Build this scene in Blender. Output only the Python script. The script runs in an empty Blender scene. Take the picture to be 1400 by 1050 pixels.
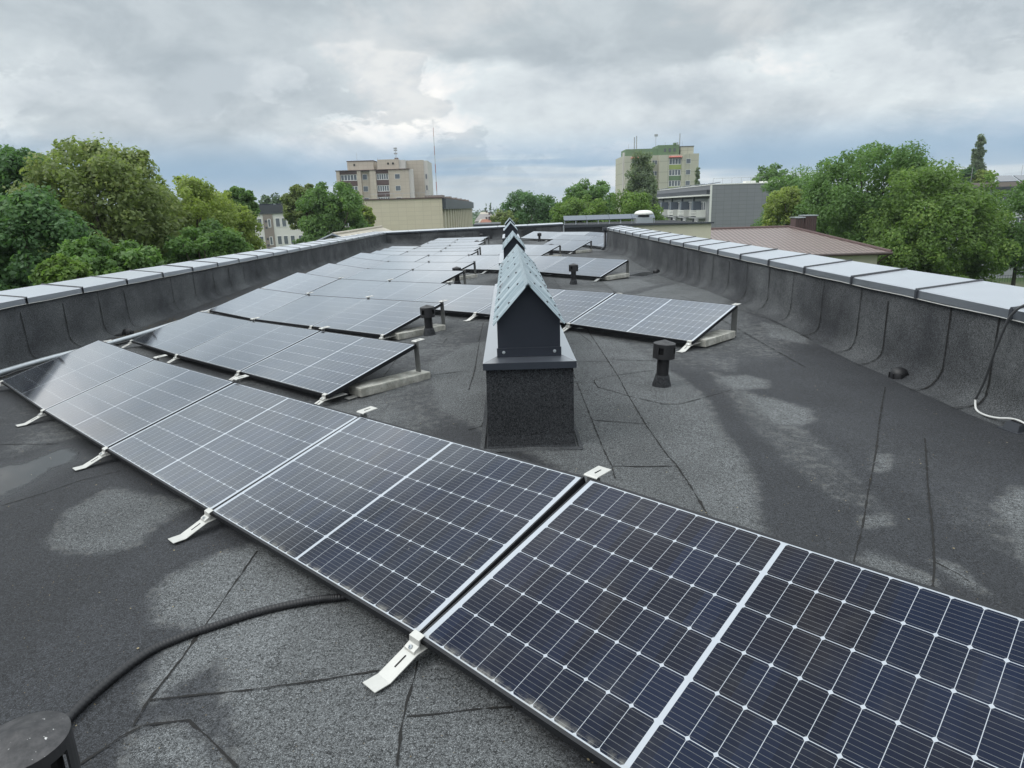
import bpy, math, random
import numpy as np
from mathutils import Vector, Matrix
R = math.radians
random.seed(7)
scene = bpy.context.scene
C = scene.collection

# ------------------------------------------------------------------ camera
cam_d = bpy.data.cameras.new("camera")
cam_d.sensor_width = 36.0
cam_d.lens = 36.0 * 915.0 / 1400.0
cam_d.clip_start = 0.05
cam_d.clip_end = 6000
cam = bpy.data.objects.new("camera", cam_d)
C.objects.link(cam)
W = ((0.99955030, -0.02998651, 0.0), (-0.00766401, -0.25546687, 0.96678743), (-0.02899058, -0.96635267, -0.25558180))
mw = Matrix.Identity(4)
for i in range(3):
    mw[i][0] = W[i][0]; mw[i][1] = -W[i][1]; mw[i][2] = -W[i][2]
EYE = 1.62
mw[2][3] = EYE
cam.matrix_world = mw
scene.camera = cam

# ------------------------------------------------------------------ sky and sun
SUN_AZ, SUN_EL = -108.0, 50.0      # degrees; azimuth from +Y towards +X
world = bpy.data.worlds.new("World")
scene.world = world
world.use_nodes = True
wn, wl = world.node_tree.nodes, world.node_tree.links
wn.clear()

class NT:
    """tiny helper around a node tree"""
    def __init__(s, tree): s.t = tree; s.n = tree.nodes; s.l = tree.links
    def new(s, kind, **kw):
        o = s.n.new(kind)
        for k, v in kw.items(): setattr(o, k, v)
        return o
    def put(s, sock, v):
        if isinstance(v, bpy.types.NodeSocket): s.l.new(v, sock)
        elif v is not None: sock.default_value = v
    def m(s, op, a, b=None, c=None, clamp=False):
        o = s.new("ShaderNodeMath", operation=op); o.use_clamp = clamp
        s.put(o.inputs[0], a)
        if b is not None: s.put(o.inputs[1], b)
        if c is not None: s.put(o.inputs[2], c)
        return o.outputs[0]
    def mix(s, f, a, b, blend="MIX"):
        o = s.new("ShaderNodeMix", data_type="RGBA", blend_type=blend)
        s.put(o.inputs[0], f); s.put(o.inputs[6], a); s.put(o.inputs[7], b)
        return o.outputs[2]
    def ss(s, x, a, b):
        o = s.new("ShaderNodeMapRange", interpolation_type="SMOOTHSTEP")
        s.put(o.inputs[0], x); s.put(o.inputs[1], a); s.put(o.inputs[2], b)
        return o.outputs[0]
    def noise(s, vec, scale, detail=3.0, rough=.5, dist=0.0, out=0):
        o = s.new("ShaderNodeTexNoise")
        if vec is not None: s.put(o.inputs["Vector"], vec)
        o.inputs["Scale"].default_value = scale; o.inputs["Detail"].default_value = detail
        o.inputs["Roughness"].default_value = rough; o.inputs["Distortion"].default_value = dist
        return o.outputs[out]
    def comb(s, x, y, z=0.0):
        o = s.new("ShaderNodeCombineXYZ"); s.put(o.inputs[0], x); s.put(o.inputs[1], y); s.put(o.inputs[2], z)
        return o.outputs[0]
    def sep(s, v):
        o = s.new("ShaderNodeSeparateXYZ"); s.put(o.inputs[0], v); return o.outputs
    def mapv(s, v, loc=(0, 0, 0), rot=(0, 0, 0), scale=(1, 1, 1)):
        o = s.new("ShaderNodeMapping"); s.put(o.inputs[0], v)
        o.inputs[1].default_value = loc; o.inputs[2].default_value = rot; o.inputs[3].default_value = scale
        return o.outputs[0]

w = NT(world.node_tree)
sky = w.new("ShaderNodeTexSky", sky_type="NISHITA")
sky.sun_disc = False
sky.sun_elevation = R(SUN_EL); sky.sun_rotation = R(SUN_AZ)
sky.air_density = 1.0; sky.dust_density = 2.0; sky.ozone_density = 1.5
d = w.new("ShaderNodeTexCoord").outputs["Generated"]
dx, dy, dz = w.sep(d)
den = w.m("ADD", w.m("MAXIMUM", dz, 0.0), 0.42)
cx, cy = w.m("DIVIDE", dx, den), w.m("DIVIDE", dy, den)
cp = w.mapv(w.comb(cx, cy, 0.35), loc=(3.1, 1.7, 0), rot=(0, 0, R(8)))
n_a = w.noise(cp, 2.1, 10, .60, .2)
n_b = w.noise(w.mapv(cp, loc=(7.3, 2.2, 1.0)), 1.25, 9, .55, .25)
n_c = w.noise(cp, 5.0, 7, .6, .3)
n_d = w.noise(w.mapv(cp, loc=(1.3, 9.2, 3.0)), 3.1, 9, .6, .3)
# a pale layer, brighter towards the veiled sun, under it darker ragged clouds, heavier higher up
sd = Vector((math.sin(R(SUN_AZ)) * math.cos(R(SUN_EL)), math.cos(R(SUN_AZ)) * math.cos(R(SUN_EL)), math.sin(R(SUN_EL))))
dot = w.new("ShaderNodeVectorMath", operation="DOT_PRODUCT"); w.put(dot.inputs[0], d); dot.inputs[1].default_value = sd
glow = w.m("POWER", w.m("MAXIMUM", dot.outputs["Value"], 0.0), 3.0)
ramp = w.new("ShaderNodeValToRGB"); w.put(ramp.inputs[0], w.m("ADD", w.m("ADD", w.m("MULTIPLY", n_a, .8), w.m("MULTIPLY", n_c, .2)), w.m("MULTIPLY", glow, .03)))
e = ramp.color_ramp.elements
e[0].position = .39; e[0].color = (.50, .56, .605, 1)
e[1].position = .635; e[1].color = (.99, .98, .95, 1)
for p, c in ((.47, (.63, .685, .72, 1)), (.54, (.72, .78, .805, 1)), (.59, (.87, .88, .88, 1))):
    k = e.new(p); k.color = c
mk = w.ss(w.m("ADD", n_b, w.m("SUBTRACT", w.m("MULTIPLY", w.m("MULTIPLY", w.ss(dz, .15, .235), w.ss(dz, .36, .28)), .15), .04)), .505, .595)
mk2 = w.m("MULTIPLY", w.ss(n_d, .53, .575), .62)
dark = w.mix(w.ss(n_c, .35, .65), (.35, .41, .455, 1), (.49, .55, .59, 1))
cloud = w.mix(w.m("MULTIPLY", w.m("MAXIMUM", mk, mk2), .70), ramp.outputs[0], dark)
# low bands of open blue near the horizon
band = w.noise(w.comb(w.m("MULTIPLY", w.m("ARCTAN2", dx, dy), 1.3), w.m("MULTIPLY", dz, 17.0), 4.2), 1.0, 4, .5, .4)
low = w.m("MULTIPLY", w.m("MULTIPLY", w.ss(dz, .115, .05), w.ss(dz, .005, .025)), w.ss(band, .38, .52))
skyc = w.mix(1.0, sky.outputs[0], (.10, .10, .10, 1), "MULTIPLY")
blue = w.mix(.8, skyc, (.25, .43, .64, 1))
col = w.mix(w.m("MULTIPLY", low, .85), cloud, blue)
col = w.mix(w.m("MULTIPLY", w.ss(dz, .055, .0), .7), col, (.62, .70, .76, 1))
col = w.mix(w.ss(dz, .0, -.05), col, (.10, .11, .10, 1))
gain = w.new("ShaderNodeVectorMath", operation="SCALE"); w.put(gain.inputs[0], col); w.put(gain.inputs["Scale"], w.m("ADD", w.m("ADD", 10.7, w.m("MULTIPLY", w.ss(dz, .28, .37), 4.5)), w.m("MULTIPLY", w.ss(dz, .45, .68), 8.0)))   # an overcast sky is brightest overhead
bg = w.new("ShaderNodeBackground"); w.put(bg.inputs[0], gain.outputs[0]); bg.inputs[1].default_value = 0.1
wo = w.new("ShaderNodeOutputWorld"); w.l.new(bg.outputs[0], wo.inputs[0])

sun_d = bpy.data.lights.new("sun", "SUN")
sun_d.energy = 1.5; sun_d.angle = R(32); sun_d.color = (1, .98, .95)
sun = bpy.data.objects.new("sun", sun_d); C.objects.link(sun)
sun.rotation_euler = (-sd).to_track_quat("-Z", "Y").to_euler()
sun.location = (-30, 30, 60)

scene.view_settings.view_transform = "Standard"
scene.view_settings.look = "None"
scene.view_settings.exposure = 0.0
scene.view_settings.gamma = 1.0
scene.render.resolution_x = 1024; scene.render.resolution_y = 768
scene.cycles.max_bounces = 8; scene.cycles.transparent_max_bounces = 8

# ------------------------------------------------------------------ materials
MATS = {}
def nmat(name):
    m = bpy.data.materials.new(name); m.use_nodes = True
    m.node_tree.nodes.clear()
    t = NT(m.node_tree)
    out = t.new("ShaderNodeOutputMaterial")
    MATS[name] = m
    return m, t, out
def pbr(t, out, col, rough=.6, metal=0.0, spec=.5, normal=None):
    b = t.new("ShaderNodeBsdfPrincipled")
    t.put(b.inputs["Base Color"], col); t.put(b.inputs["Roughness"], rough); t.put(b.inputs["Metallic"], metal)
    b.inputs["Specular IOR Level"].default_value = spec
    if normal is not None: t.put(b.inputs["Normal"], normal)
    t.l.new(b.outputs[0], out.inputs[0])
    return b
def bump(t, h, strength=.3, dist=.01):
    b = t.new("ShaderNodeBump"); b.inputs["Strength"].default_value = strength; b.inputs["Distance"].default_value = dist
    t.put(b.inputs["Height"], h); return b.outputs[0]
def obj_co(t): return t.new("ShaderNodeTexCoord").outputs["Object"]
def geo_co(t): return t.new("ShaderNodeNewGeometry").outputs["Position"]
def plain(name, c, rough=.6, metal=0.0, var=.25, scale=6.0, spec=.5, bmp=0.0, bscale=60.0):
    """painted or raw surface with uneven tone"""
    m, t, out = nmat(name)
    co = geo_co(t)
    n = t.noise(co, scale, 6, .62)
    f = t.m("ADD", t.m("MULTIPLY", t.m("SUBTRACT", n, .5), var * 2), 1.0)
    v = t.new("ShaderNodeVectorMath", operation="SCALE"); v.inputs[0].default_value = c; t.put(v.inputs["Scale"], f)
    nr = bump(t, t.noise(co, bscale, 3), bmp, .01) if bmp else None
    pbr(t, out, v.outputs[0], rough, metal, spec, nr)
    return m
def sheen_mat(name, c, f0, p, rough, var=.15, grey=.85, scale=5.0, fmax=.9):
    """painted sheet metal or glass: strong mirror of the sky at grazing angles"""
    m, t, out = nmat(name)
    co = geo_co(t)
    n = t.noise(co, scale, 6, .65)
    f = t.m("ADD", t.m("MULTIPLY", t.m("SUBTRACT", n, .5), var * 2), 1.0)
    v = t.new("ShaderNodeVectorMath", operation="SCALE"); v.inputs[0].default_value = c; t.put(v.inputs["Scale"], f)
    glossy_mix(t, out, v.outputs[0], f0, p, t.m("ADD", rough, t.m("MULTIPLY", n, .1)), grey, fmax)
    return m
def glossy_mix(t, out, col, f0, p, rough, grey=.9, fmax=.9, normal=None):
    df = t.new("ShaderNodeBsdfDiffuse"); t.put(df.inputs[0], col)
    gl = t.new("ShaderNodeBsdfGlossy"); gl.inputs[0].default_value = (grey * .945, grey * .968, grey, 1); t.put(gl.inputs["Roughness"], rough)
    lw = t.new("ShaderNodeLayerWeight"); lw.inputs[0].default_value = .5
    if normal is not None: t.put(gl.inputs["Normal"], normal); t.put(df.inputs["Normal"], normal)
    if f0 is None:      # glass under a film of dust: steep rise towards grazing
        rp = t.new("ShaderNodeValToRGB"); t.put(rp.inputs[0], lw.outputs["Facing"]); el = rp.color_ramp.elements
        el[0].position = 0; el[0].color = (.009,) * 3 + (1,); el[1].position = 1; el[1].color = (.96,) * 3 + (1,)
        for q, c_ in ((.30, .011), (.48, .050), (.60, .27), (.66, .31), (.72, .45), (.78, .78), (.85, .92)):
            k_ = el.new(q); k_.color = (c_, c_, c_, 1)
        fr = rp.outputs[0]
    else: fr = t.m("ADD", f0, t.m("MULTIPLY", t.m("POWER", lw.outputs["Facing"], p), fmax - f0), clamp=True)
    mx = t.new("ShaderNodeMixShader"); t.put(mx.inputs[0], fr); t.l.new(df.outputs[0], mx.inputs[1]); t.l.new(gl.outputs[0], mx.inputs[2])
    t.l.new(mx.outputs[0], out.inputs[0])

def granule(t, co, dry, seedloc=0.0):
    """mineral granules of bitumen felt: colour and height"""
    g1 = t.noise(co, 330, 2, .6)
    g2 = t.noise(co, 130, 2, .6); g3 = t.noise(co, 58, 2, .65)
    big = t.noise(co, 1.6, 5, .6)
    sp = t.ss(g1, .50, .72)
    base = t.mix(dry, (.043, .046, .052, 1), (.170, .179, .183, 1))
    k = t.m("ADD", t.m("ADD", .40, t.m("MULTIPLY", sp, 1.6)), t.m("ADD", t.m("ADD", t.m("MULTIPLY", t.m("SUBTRACT", g2, .5), 2.0), t.m("MULTIPLY", t.m("SUBTRACT", g3, .5), 1.1)), t.m("MULTIPLY", t.m("SUBTRACT", big, .5), .55)))
    v = t.new("ShaderNodeVectorMath", operation="SCALE"); t.put(v.inputs[0], base); t.put(v.inputs["Scale"], t.m("MAXIMUM", k, .12))
    return v.outputs[0], t.m("ADD", g1, t.m("MULTIPLY", g2, .8))

# roof felt: dry and wet areas and a painted sheen band come from attributes laid on the roof mesh
m, t, out = nmat("roof_felt")
co = geo_co(t)
dry = t.new("ShaderNodeAttribute", attribute_name="dry").outputs["Fac"]
pud = t.new("ShaderNodeAttribute", attribute_name="puddle").outputs["Fac"]
sheet = t.new("ShaderNodeAttribute", attribute_name="sheet").outputs["Fac"]
edge = t.noise(co, 14, 5, .65)
dr = t.ss(t.m("ADD", dry, t.m("MULTIPLY", t.m("SUBTRACT", edge, .5), .35)), .22, .78)
colr, hgt = granule(t, co, t.m("MULTIPLY", dr, .9))
tone = t.new("ShaderNodeVectorMath", operation="SCALE"); t.put(tone.inputs[0], colr); t.put(tone.inputs["Scale"], sheet)
rim = t.m("MULTIPLY", t.ss(dr, .10, .45), t.ss(dr, .95, .55))
pd = t.ss(t.m("ADD", pud, t.m("MULTIPLY", t.m("SUBTRACT", edge, .5), .25)), .42, .58)
damp = t.ss(pud, .05, .55)
bits = t.ss(t.noise(co, 95, 1, .5), .755, .79)
cc = t.mix(t.m("MULTIPLY", t.m("MULTIPLY", rim, t.ss(edge, .45, .65)), .22), tone.outputs[0], (.20, .20, .19, 1))
cc = t.mix(t.m("MULTIPLY", bits, .7), cc, (.20, .15, .075, 1))
cc = t.mix(pd, cc, (.018, .02, .021, 1))
rg = t.m("SUBTRACT", t.m("ADD", .74, t.m("MULTIPLY", dr, .2)), t.m("MULTIPLY", damp, .42))
rg = t.m("ADD", t.m("MULTIPLY", rg, t.m("SUBTRACT", 1.0, pd)), t.m("MULTIPLY", pd, .04))
bs = t.new("ShaderNodeBump"); bs.inputs["Distance"].default_value = .004
t.put(bs.inputs["Strength"], t.m("MULTIPLY", t.m("SUBTRACT", 1.0, pd), .7)); t.put(bs.inputs["Height"], hgt)
pbr(t, out, cc, rg, 0, .36, bs.outputs[0])

m, t, out = nmat("wall_felt")
co = geo_co(t)
streak = t.noise(co, 1.1, 5, .6)
cw, hw = granule(t, co, t.m("MULTIPLY", t.ss(streak, .30, .7), .62))
pbr(t, out, cw, .85, 0, .35, bump(t, hw, .6, .004))
m, t, out = nmat("dark_felt")
co = geo_co(t)
cw, hw = granule(t, co, 0.06)
pbr(t, out, cw, .85, 0, .3, bump(t, hw, .6, .004))

plain("bitumen", (.008, .0075, .007), .9, var=.5, scale=40)
sheen_mat("grey_coping", (.062, .070, .084), .03, 1.25, .30, fmax=.92, grey=.95)
sheen_mat("stack_ledge", (.038, .044, .055), .02, 1.5, .28, fmax=.95, grey=.95)
sheen_mat("dark_sheet", (.030, .034, .042), .02, 4.0, .38, fmax=.6)
sheen_mat("house_sheet", (.026, .030, .040), .02, 5.0, .45, fmax=.5)
plain("anthracite", (.04, .044, .052), .45, var=.2)
plain("grey_sleeve", (.05, .052, .055), .5, var=.2)
plain("black_plastic", (.012, .012, .014), .5, var=.4, scale=20)
m, t, out = nmat("cap_plastic")
co = obj_co(t)
n1 = t.noise(co, 30, 6, .7); n2 = t.noise(co, 75, 2, .5)
up = t.m("MAXIMUM", t.sep(t.new("ShaderNodeNewGeometry").outputs["Normal"])[2], 0.0)
cc = t.mix(t.m("MULTIPLY", t.ss(n1, .30, .85), t.m("ADD", .03, t.m("MULTIPLY", up, .26))), (.018, .018, .020, 1), (.22, .21, .21, 1))     # dust settled on the top
cc = t.mix(t.m("MULTIPLY", t.ss(n2, .70, .76), up), cc, (.55, .55, .54, 1))
pbr(t, out, cc, .55, 0, .5)
plain("aluminium", (.54, .535, .505), .48, .35, var=.12, scale=25)
plain("galvanised", (.50, .53, .55), .38, .75, var=.18, scale=14)
plain("post_steel", (.26, .265, .26), .5, .35, var=.2)
plain("steel_screw", (.07, .075, .08), .5, .4, var=.2)
plain("frame_black", (.008, .009, .012), .6, var=.3, scale=30)
plain("backsheet", (.55, .55, .55), .6)
plain("white_cable", (.62, .62, .60), .5, var=.1)
plain("cream_render", (.58, .55, .43), .85, var=.08, scale=2)
plain("pale_sheet", (.72, .72, .68), .5, var=.08)
plain("dark_void", (.004, .004, .005), .8)

# zinc roof sheets with streaks running down the slope
m, t, out = nmat("zinc_sheet")
co = obj_co(t)
s1 = t.noise(t.mapv(co, scale=(.6, 9, .6)), 3.0, 5, .6)
s2 = t.noise(t.mapv(co, scale=(1, 3, 1)), 14, 4, .6)
colz = t.mix(t.ss(s1, .35, .68), (.17, .235, .27, 1), (.49, .56, .59, 1))
colz = t.mix(t.m("MULTIPLY", t.ss(s2, .55, .75), .4), colz, (.62, .64, .62, 1))
pbr(t, out, colz, .46, .55, .5)

# weathered concrete kerb
m, t, out = nmat("concrete")
co = obj_co(t)
n1 = t.noise(co, 7, 7, .65); n2 = t.noise(co, 45, 4, .7)
cc = t.mix(t.ss(n1, .35, .7), (.30, .295, .26, 1), (.60, .59, .54, 1))
cc = t.mix(t.ss(n2, .58, .75), cc, (.10, .095, .075, 1))
pbr(t, out, cc, .9, 0, .3, bump(t, n2, .5, .01))

# photovoltaic laminate: 20 x 6 half cells drawn from the panel's own metres (uv)
PW, PH = 1.769, 1.038
m, t, out = nmat("solar_cells")
uv = t.new("ShaderNodeUVMap"); uv.uv_map = "metres"
u, v, _ = t.sep(uv.outputs[0])
uc = t.m("ABSOLUTE", t.m("SUBTRACT", u, PW / 2))          # distance from the middle bar
CW, CH, U0, V0 = .0845, .1674, .0080, .0168
ui = t.m("DIVIDE", t.m("SUBTRACT", uc, U0), CW)
vi = t.m("DIVIDE", t.m("SUBTRACT", v, V0), CH)
inside = t.m("MULTIPLY", t.m("MULTIPLY", t.m("GREATER_THAN", ui, 0.0), t.m("LESS_THAN", ui, 10.0)), t.m("MULTIPLY", t.m("GREATER_THAN", vi, 0.0), t.m("LESS_THAN", vi, 6.0)))
fu, fv = t.m("FRACT", ui), t.m("FRACT", vi)
du = t.m("MULTIPLY", t.m("SUBTRACT", .5, t.m("ABSOLUTE", t.m("SUBTRACT", fu, .5))), CW)   # metres to the cell's side
dv = t.m("MULTIPLY", t.m("SUBTRACT", .5, t.m("ABSOLUTE", t.m("SUBTRACT", fv, .5))), CH)
cell = t.m("MULTIPLY", t.m("GREATER_THAN", du, .0009), t.m("GREATER_THAN", dv, .0012))
cell = t.m("MULTIPLY", cell, t.m("GREATER_THAN", t.m("ADD", du, dv), .0090))               # clipped corners
cell = t.m("MULTIPLY", cell, inside)
fb = t.m("FRACT", t.m("MULTIPLY", fv, 9.0))
bus = t.m("LESS_THAN", t.m("ABSOLUTE", t.m("SUBTRACT", fb, .5)), .030)
pos = geo_co(t)
idn = t.new("ShaderNodeTexWhiteNoise", noise_dimensions="3D")
t.put(idn.inputs[0], t.comb(t.m("FLOOR", t.m("DIVIDE", u, CW)), t.m("FLOOR", vi), t.new("ShaderNodeObjectInfo").outputs["Random"]))
tint = t.mix(idn.outputs[0], (.0040, .0066, .0165, 1), (.0060, .0115, .0310, 1))
tint = t.mix(t.ss(t.noise(pos, 1.3, 3), .45, .7), tint, (.0090, .0082, .0125, 1))
cc = t.mix(t.m("MULTIPLY", bus, .8), tint, (.16, .165, .17, 1))
cc = t.mix(cell, (.40, .43, .47, 1), cc)
dust = t.m("ADD", .012, t.m("MULTIPLY", t.ss(t.noise(pos, 5, 6, .7), .45, .8), .045))
splat = t.ss(t.noise(pos, 26, 2, .5), .76, .79)
low_edge = t.m("MULTIPLY", t.ss(v, .05, .010), t.m("MULTIPLY", t.ss(t.noise(pos, 17, 5, .7), .38, .66), .5))
dust = t.m("MAXIMUM", t.m("MAXIMUM", dust, t.m("MULTIPLY", splat, .25)), low_edge)
cc = t.mix(dust, cc, (.36, .35, .31, 1))
glossy_mix(t, out, cc, None, 0, .08, .97, .95)

# facade of rectangular cladding panels, for far walls (object metres, x along / z up)
def cladding(name, c, c2, sx, sz, joint=(.50, .44, .335), jw=.02):
    m, t, out = nmat(name)
    co = obj_co(t)
    br = t.new("ShaderNodeTexBrick")
    br.offset = 0.0; br.squash = 1.0
    x, y, z = t.sep(co)
    t.put(br.inputs["Vector"], t.comb(t.m("ADD", x, y), z))
    br.inputs["Color1"].default_value = (*c, 1); br.inputs["Color2"].default_value = (*c2, 1); br.inputs["Mortar"].default_value = (*joint, 1)
    br.inputs["Scale"].default_value = 1.0; br.inputs["Mortar Size"].default_value = jw; br.inputs["Brick Width"].default_value = sx; br.inputs["Row Height"].default_value = sz
    n = t.noise(co, .5, 4, .6)
    cc = t.mix(t.m("MULTIPLY", n, .3), br.outputs[0], t.mix(.5, br.outputs[0], (.1, .1, .09, 1)))
    pbr(t, out, cc, .75, 0, .4)
cladding("beige_cladding", (.60, .535, .41), (.63, .565, .435), 1.2, .6)
cladding("tower_cladding", (.49, .43, .36), (.52, .46, .385), 1.2, .9, (.36, .30, .24))
cladding("grey_cladding", (.21, .22, .235), (.225, .235, .25), 1.1, .55, (.15, .155, .165))
cladding("olive_cladding", (.46, .45, .36), (.48, .47, .38), 3.0, 2.8, (.2, .2, .16), .04)
plain("tower_side", (.55, .53, .50), .8, var=.06, scale=.5)
plain("brown_panel", (.10, .062, .058), .7, var=.1)
plain("green_panel", (.125, .20, .105), .75, var=.12, scale=.6)
plain("lime_panel", (.30, .36, .11), .7, var=.1)
plain("red_sheet", (.52, .16, .13), .6, var=.1)
plain("white_wall", (.62, .61, .57), .8, var=.06, scale=.8)
plain("grey_wall", (.30, .31, .32), .8, var=.08, scale=.8)
plain("pale_grey_wall", (.44, .45, .46), .8, var=.08, scale=.8)
plain("taupe_wall", (.24, .205, .18), .8, var=.08)
plain("dark_fascia", (.045, .05, .06), .5, var=.15)
plain("window_frame", (.75, .75, .74), .5, var=.05)
sheen_mat("window_glass", (.11, .125, .14), .08, 3.0, .06, var=.5, scale=.9)
plain("pilaster", (.50, .46, .36), .8, var=.1)
plain("tile_pale", (.47, .43, .36), .85, var=.25, scale=5)
plain("gutter_brown", (.055, .035, .032), .5)
plain("antenna_steel", (.36, .37, .38), .5, .3)
plain("mast_red", (.36, .17, .16), .6)
plain("mast_white", (.45, .46, .47), .6)
plain("roof_red", (.34, .16, .11), .8, var=.25, scale=1)
plain("roof_slate", (.27, .25, .24), .8, var=.3, scale=.7)
plain("house_wall", (.50, .48, .42), .85, var=.2, scale=.3)
plain("bark", (.085, .07, .055), .9, var=.4, scale=8)
sheen_mat("panel_far", (.02, .024, .035), .05, 2.4, .15, fmax=.8)
sheen_mat("bluish_sheet", (.10, .12, .15), .06, 3, .3, fmax=.5)

# brown metal tile roof: ribs run down the slope, small steps across
m, t, out = nmat("brown_tile")
co = obj_co(t)
x, y, z = t.sep(co)
rib = t.m("SINE", t.m("MULTIPLY", x, 2 * math.pi / .30))
st = t.m("FRACT", t.m("DIVIDE", y, .7))
ccb = t.mix(t.ss(rib, -.9, .2), (.12, .09, .08, 1), (.22, .17, .155, 1))
ccb = t.mix(t.ss(st, .90, .97), ccb, (.07, .05, .045, 1))
pbr(t, out, ccb, .42, 0, .5, bump(t, t.m("ADD", rib, t.m("MULTIPLY", st, 1.2)), .6, .03))

# ground far below
m, t, out = nmat("lawn")
co = geo_co(t)
n1 = t.noise(co, .05, 6, .6); n2 = t.noise(co, 1.5, 5, .7)
cc = t.mix(n2, (.035, .07, .018, 1), (.07, .11, .035, 1))
cc = t.mix(t.ss(n1, .55, .7), cc, (.10, .10, .07, 1))
pbr(t, out, cc, .95, 0, .2)

def leaf_mat(name, c, trans=.48):
    m, t, out = nmat(name)
    tint = t.new("ShaderNodeAttribute", attribute_name="tint").outputs["Fac"]
    k = t.m("ADD", .55, t.m("MULTIPLY", tint, .95))
    v = t.new("ShaderNodeVectorMath", operation="SCALE"); v.inputs[0].default_value = c; t.put(v.inputs["Scale"], k)
    warm = t.mix(t.m("MULTIPLY", t.ss(tint, .6, 1.0), .35), v.outputs[0], (c[0] * 1.9 + .02, c[1] * 1.5, c[2] * .9, 1))
    df = t.new("ShaderNodeBsdfPrincipled"); t.put(df.inputs["Base Color"], warm); df.inputs["Roughness"].default_value = .55; df.inputs["Specular IOR Level"].default_value = .35
    tr = t.new("ShaderNodeBsdfTranslucent"); t.put(tr.inputs[0], t.mix(.5, warm, (c[0] * 1.6, c[1] * 1.8, c[2] * .6, 1)))
    mx = t.new("ShaderNodeMixShader"); mx.inputs[0].default_value = trans
    t.l.new(df.outputs[0], mx.inputs[1]); t.l.new(tr.outputs[0], mx.inputs[2]); t.l.new(mx.outputs[0], out.inputs[0])
leaf_mat("leaf_dark", (.098, .185, .078))
leaf_mat("leaf_olive", (.195, .245, .098))
leaf_mat("leaf_robinia", (.24, .305, .085))
leaf_mat("leaf_mid", (.13, .225, .075))
leaf_mat("leaf_bright", (.140, .225, .060))
leaf_mat("leaf_birch", (.17, .22, .14))
leaf_mat("leaf_far", (.09, .15, .065), .2)

# ------------------------------------------------------------------ helpers
class MB:
    def __init__(s): s.v = []; s.f = []; s.uv = None
    def quad(s, a, b, c, d_):
        n = len(s.v); s.v += [a, b, c, d_]; s.f.append((n, n + 1, n + 2, n + 3))
    def poly(s, pts):
        n = len(s.v); s.v += list(pts); s.f.append(tuple(range(n, n + len(pts))))
    def box(s, lo, hi, M=None):
        x0, y0, z0 = lo; x1, y1, z1 = hi
        p = [(x0, y0, z0), (x1, y0, z0), (x1, y1, z0), (x0, y1, z0), (x0, y0, z1), (x1, y0, z1), (x1, y1, z1), (x0, y1, z1)]
        if M is not None: p = [tuple(M @ Vector(q)) for q in p]
        n = len(s.v); s.v += p
        s.f += [tuple(n + i for i in q) for q in ((0, 3, 2, 1), (4, 5, 6, 7), (0, 1, 5, 4), (1, 2, 6, 5), (2, 3, 7, 6), (3, 0, 4, 7))]
        return s
    def prism(s, prof, axis, a, b, caps=True):
        """profile [(p,q)] extruded along axis 0/1/2 from a to b"""
        def mk(p, q, h): return ((h, p, q), (p, h, q), (p, q, h))[axis]
        n = len(s.v); k = len(prof)
        s.v += [mk(p, q, a) for p, q in prof] + [mk(p, q, b) for p, q in prof]
        for i in range(k):
            j = (i + 1) % k
            s.f.append((n + i, n + j, n + k + j, n + k + i))
        if caps: s.f.append(tuple(range(n + k - 1, n - 1, -1))); s.f.append(tuple(range(n + k, n + 2 * k)))
        return s
    def tube(s, pts, r, seg=10, caps=True):
        rs = r if isinstance(r, (list, tuple)) else [r] * len(pts)
        pts = [Vector(p) for p in pts]
        up = None; rings = []
        for i, p in enumerate(pts):
            a = pts[max(i - 1, 0)]; b = pts[min(i + 1, len(pts) - 1)]
            tdir = (b - a).normalized()
            if up is None:
                up = Vector((0, 0, 1)) if abs(tdir.z) < .9 else Vector((1, 0, 0))
            x = tdir.cross(up).normalized(); up = x.cross(tdir).normalized()
            n = len(s.v); rings.append(n)
            for k in range(seg):
                an = 2 * math.pi * k / seg
                s.v.append(tuple(p + (x * math.cos(an) + up * math.sin(an)) * rs[i]))
        for i in range(len(rings) - 1):
            for k in range(seg):
                j = (k + 1) % seg
                s.f.append((rings[i] + k, rings[i] + j, rings[i + 1] + j, rings[i + 1] + k))
        if caps:
            s.f.append(tuple(rings[0] + k for k in range(seg - 1, -1, -1))); s.f.append(tuple(rings[-1] + k for k in range(seg)))
        return s
    def lathe(s, prof, seg=24, c=(0, 0, 0)):
        rings = []
        for r, z in prof:
            n = len(s.v); rings.append(n)
            for k in range(seg):
                an = 2 * math.pi * k / seg
                s.v.append((c[0] + r * math.cos(an), c[1] + r * math.sin(an), c[2] + z))
        for i in range(len(rings) - 1):
            for k in range(seg):
                j = (k + 1) % seg
                s.f.append((rings[i] + k, rings[i] + j, rings[i + 1] + j, rings[i + 1] + k))
        return s
    def mesh(s, name, mat, smooth=False):
        me = bpy.data.meshes.new(name); me.from_pydata([tuple(q) for q in s.v], [], s.f)
        me.materials.append(MATS[mat]); 
        if smooth:
            me.polygons.foreach_set("use_smooth", [True] * len(me.polygons))
        me.update(); return me
    def build(s, name, mat, parent=None, smooth=False, bevel=0.0):
        o = bpy.data.objects.new(name, s.mesh(name, mat, smooth)); C.objects.link(o)
        if parent is not None: o.parent = parent
        if bevel:
            b = o.modifiers.new("bevel", "BEVEL"); b.width = bevel; b.segments = 2; b.limit_method = "ANGLE"
        return o
def tag(o, label=None, cat=None, group=None, kind=None):
    if label: o["label"] = label
    if cat: o["category"] = cat
    if group: o["group"] = group
    if kind: o["kind"] = kind
    return o
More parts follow.
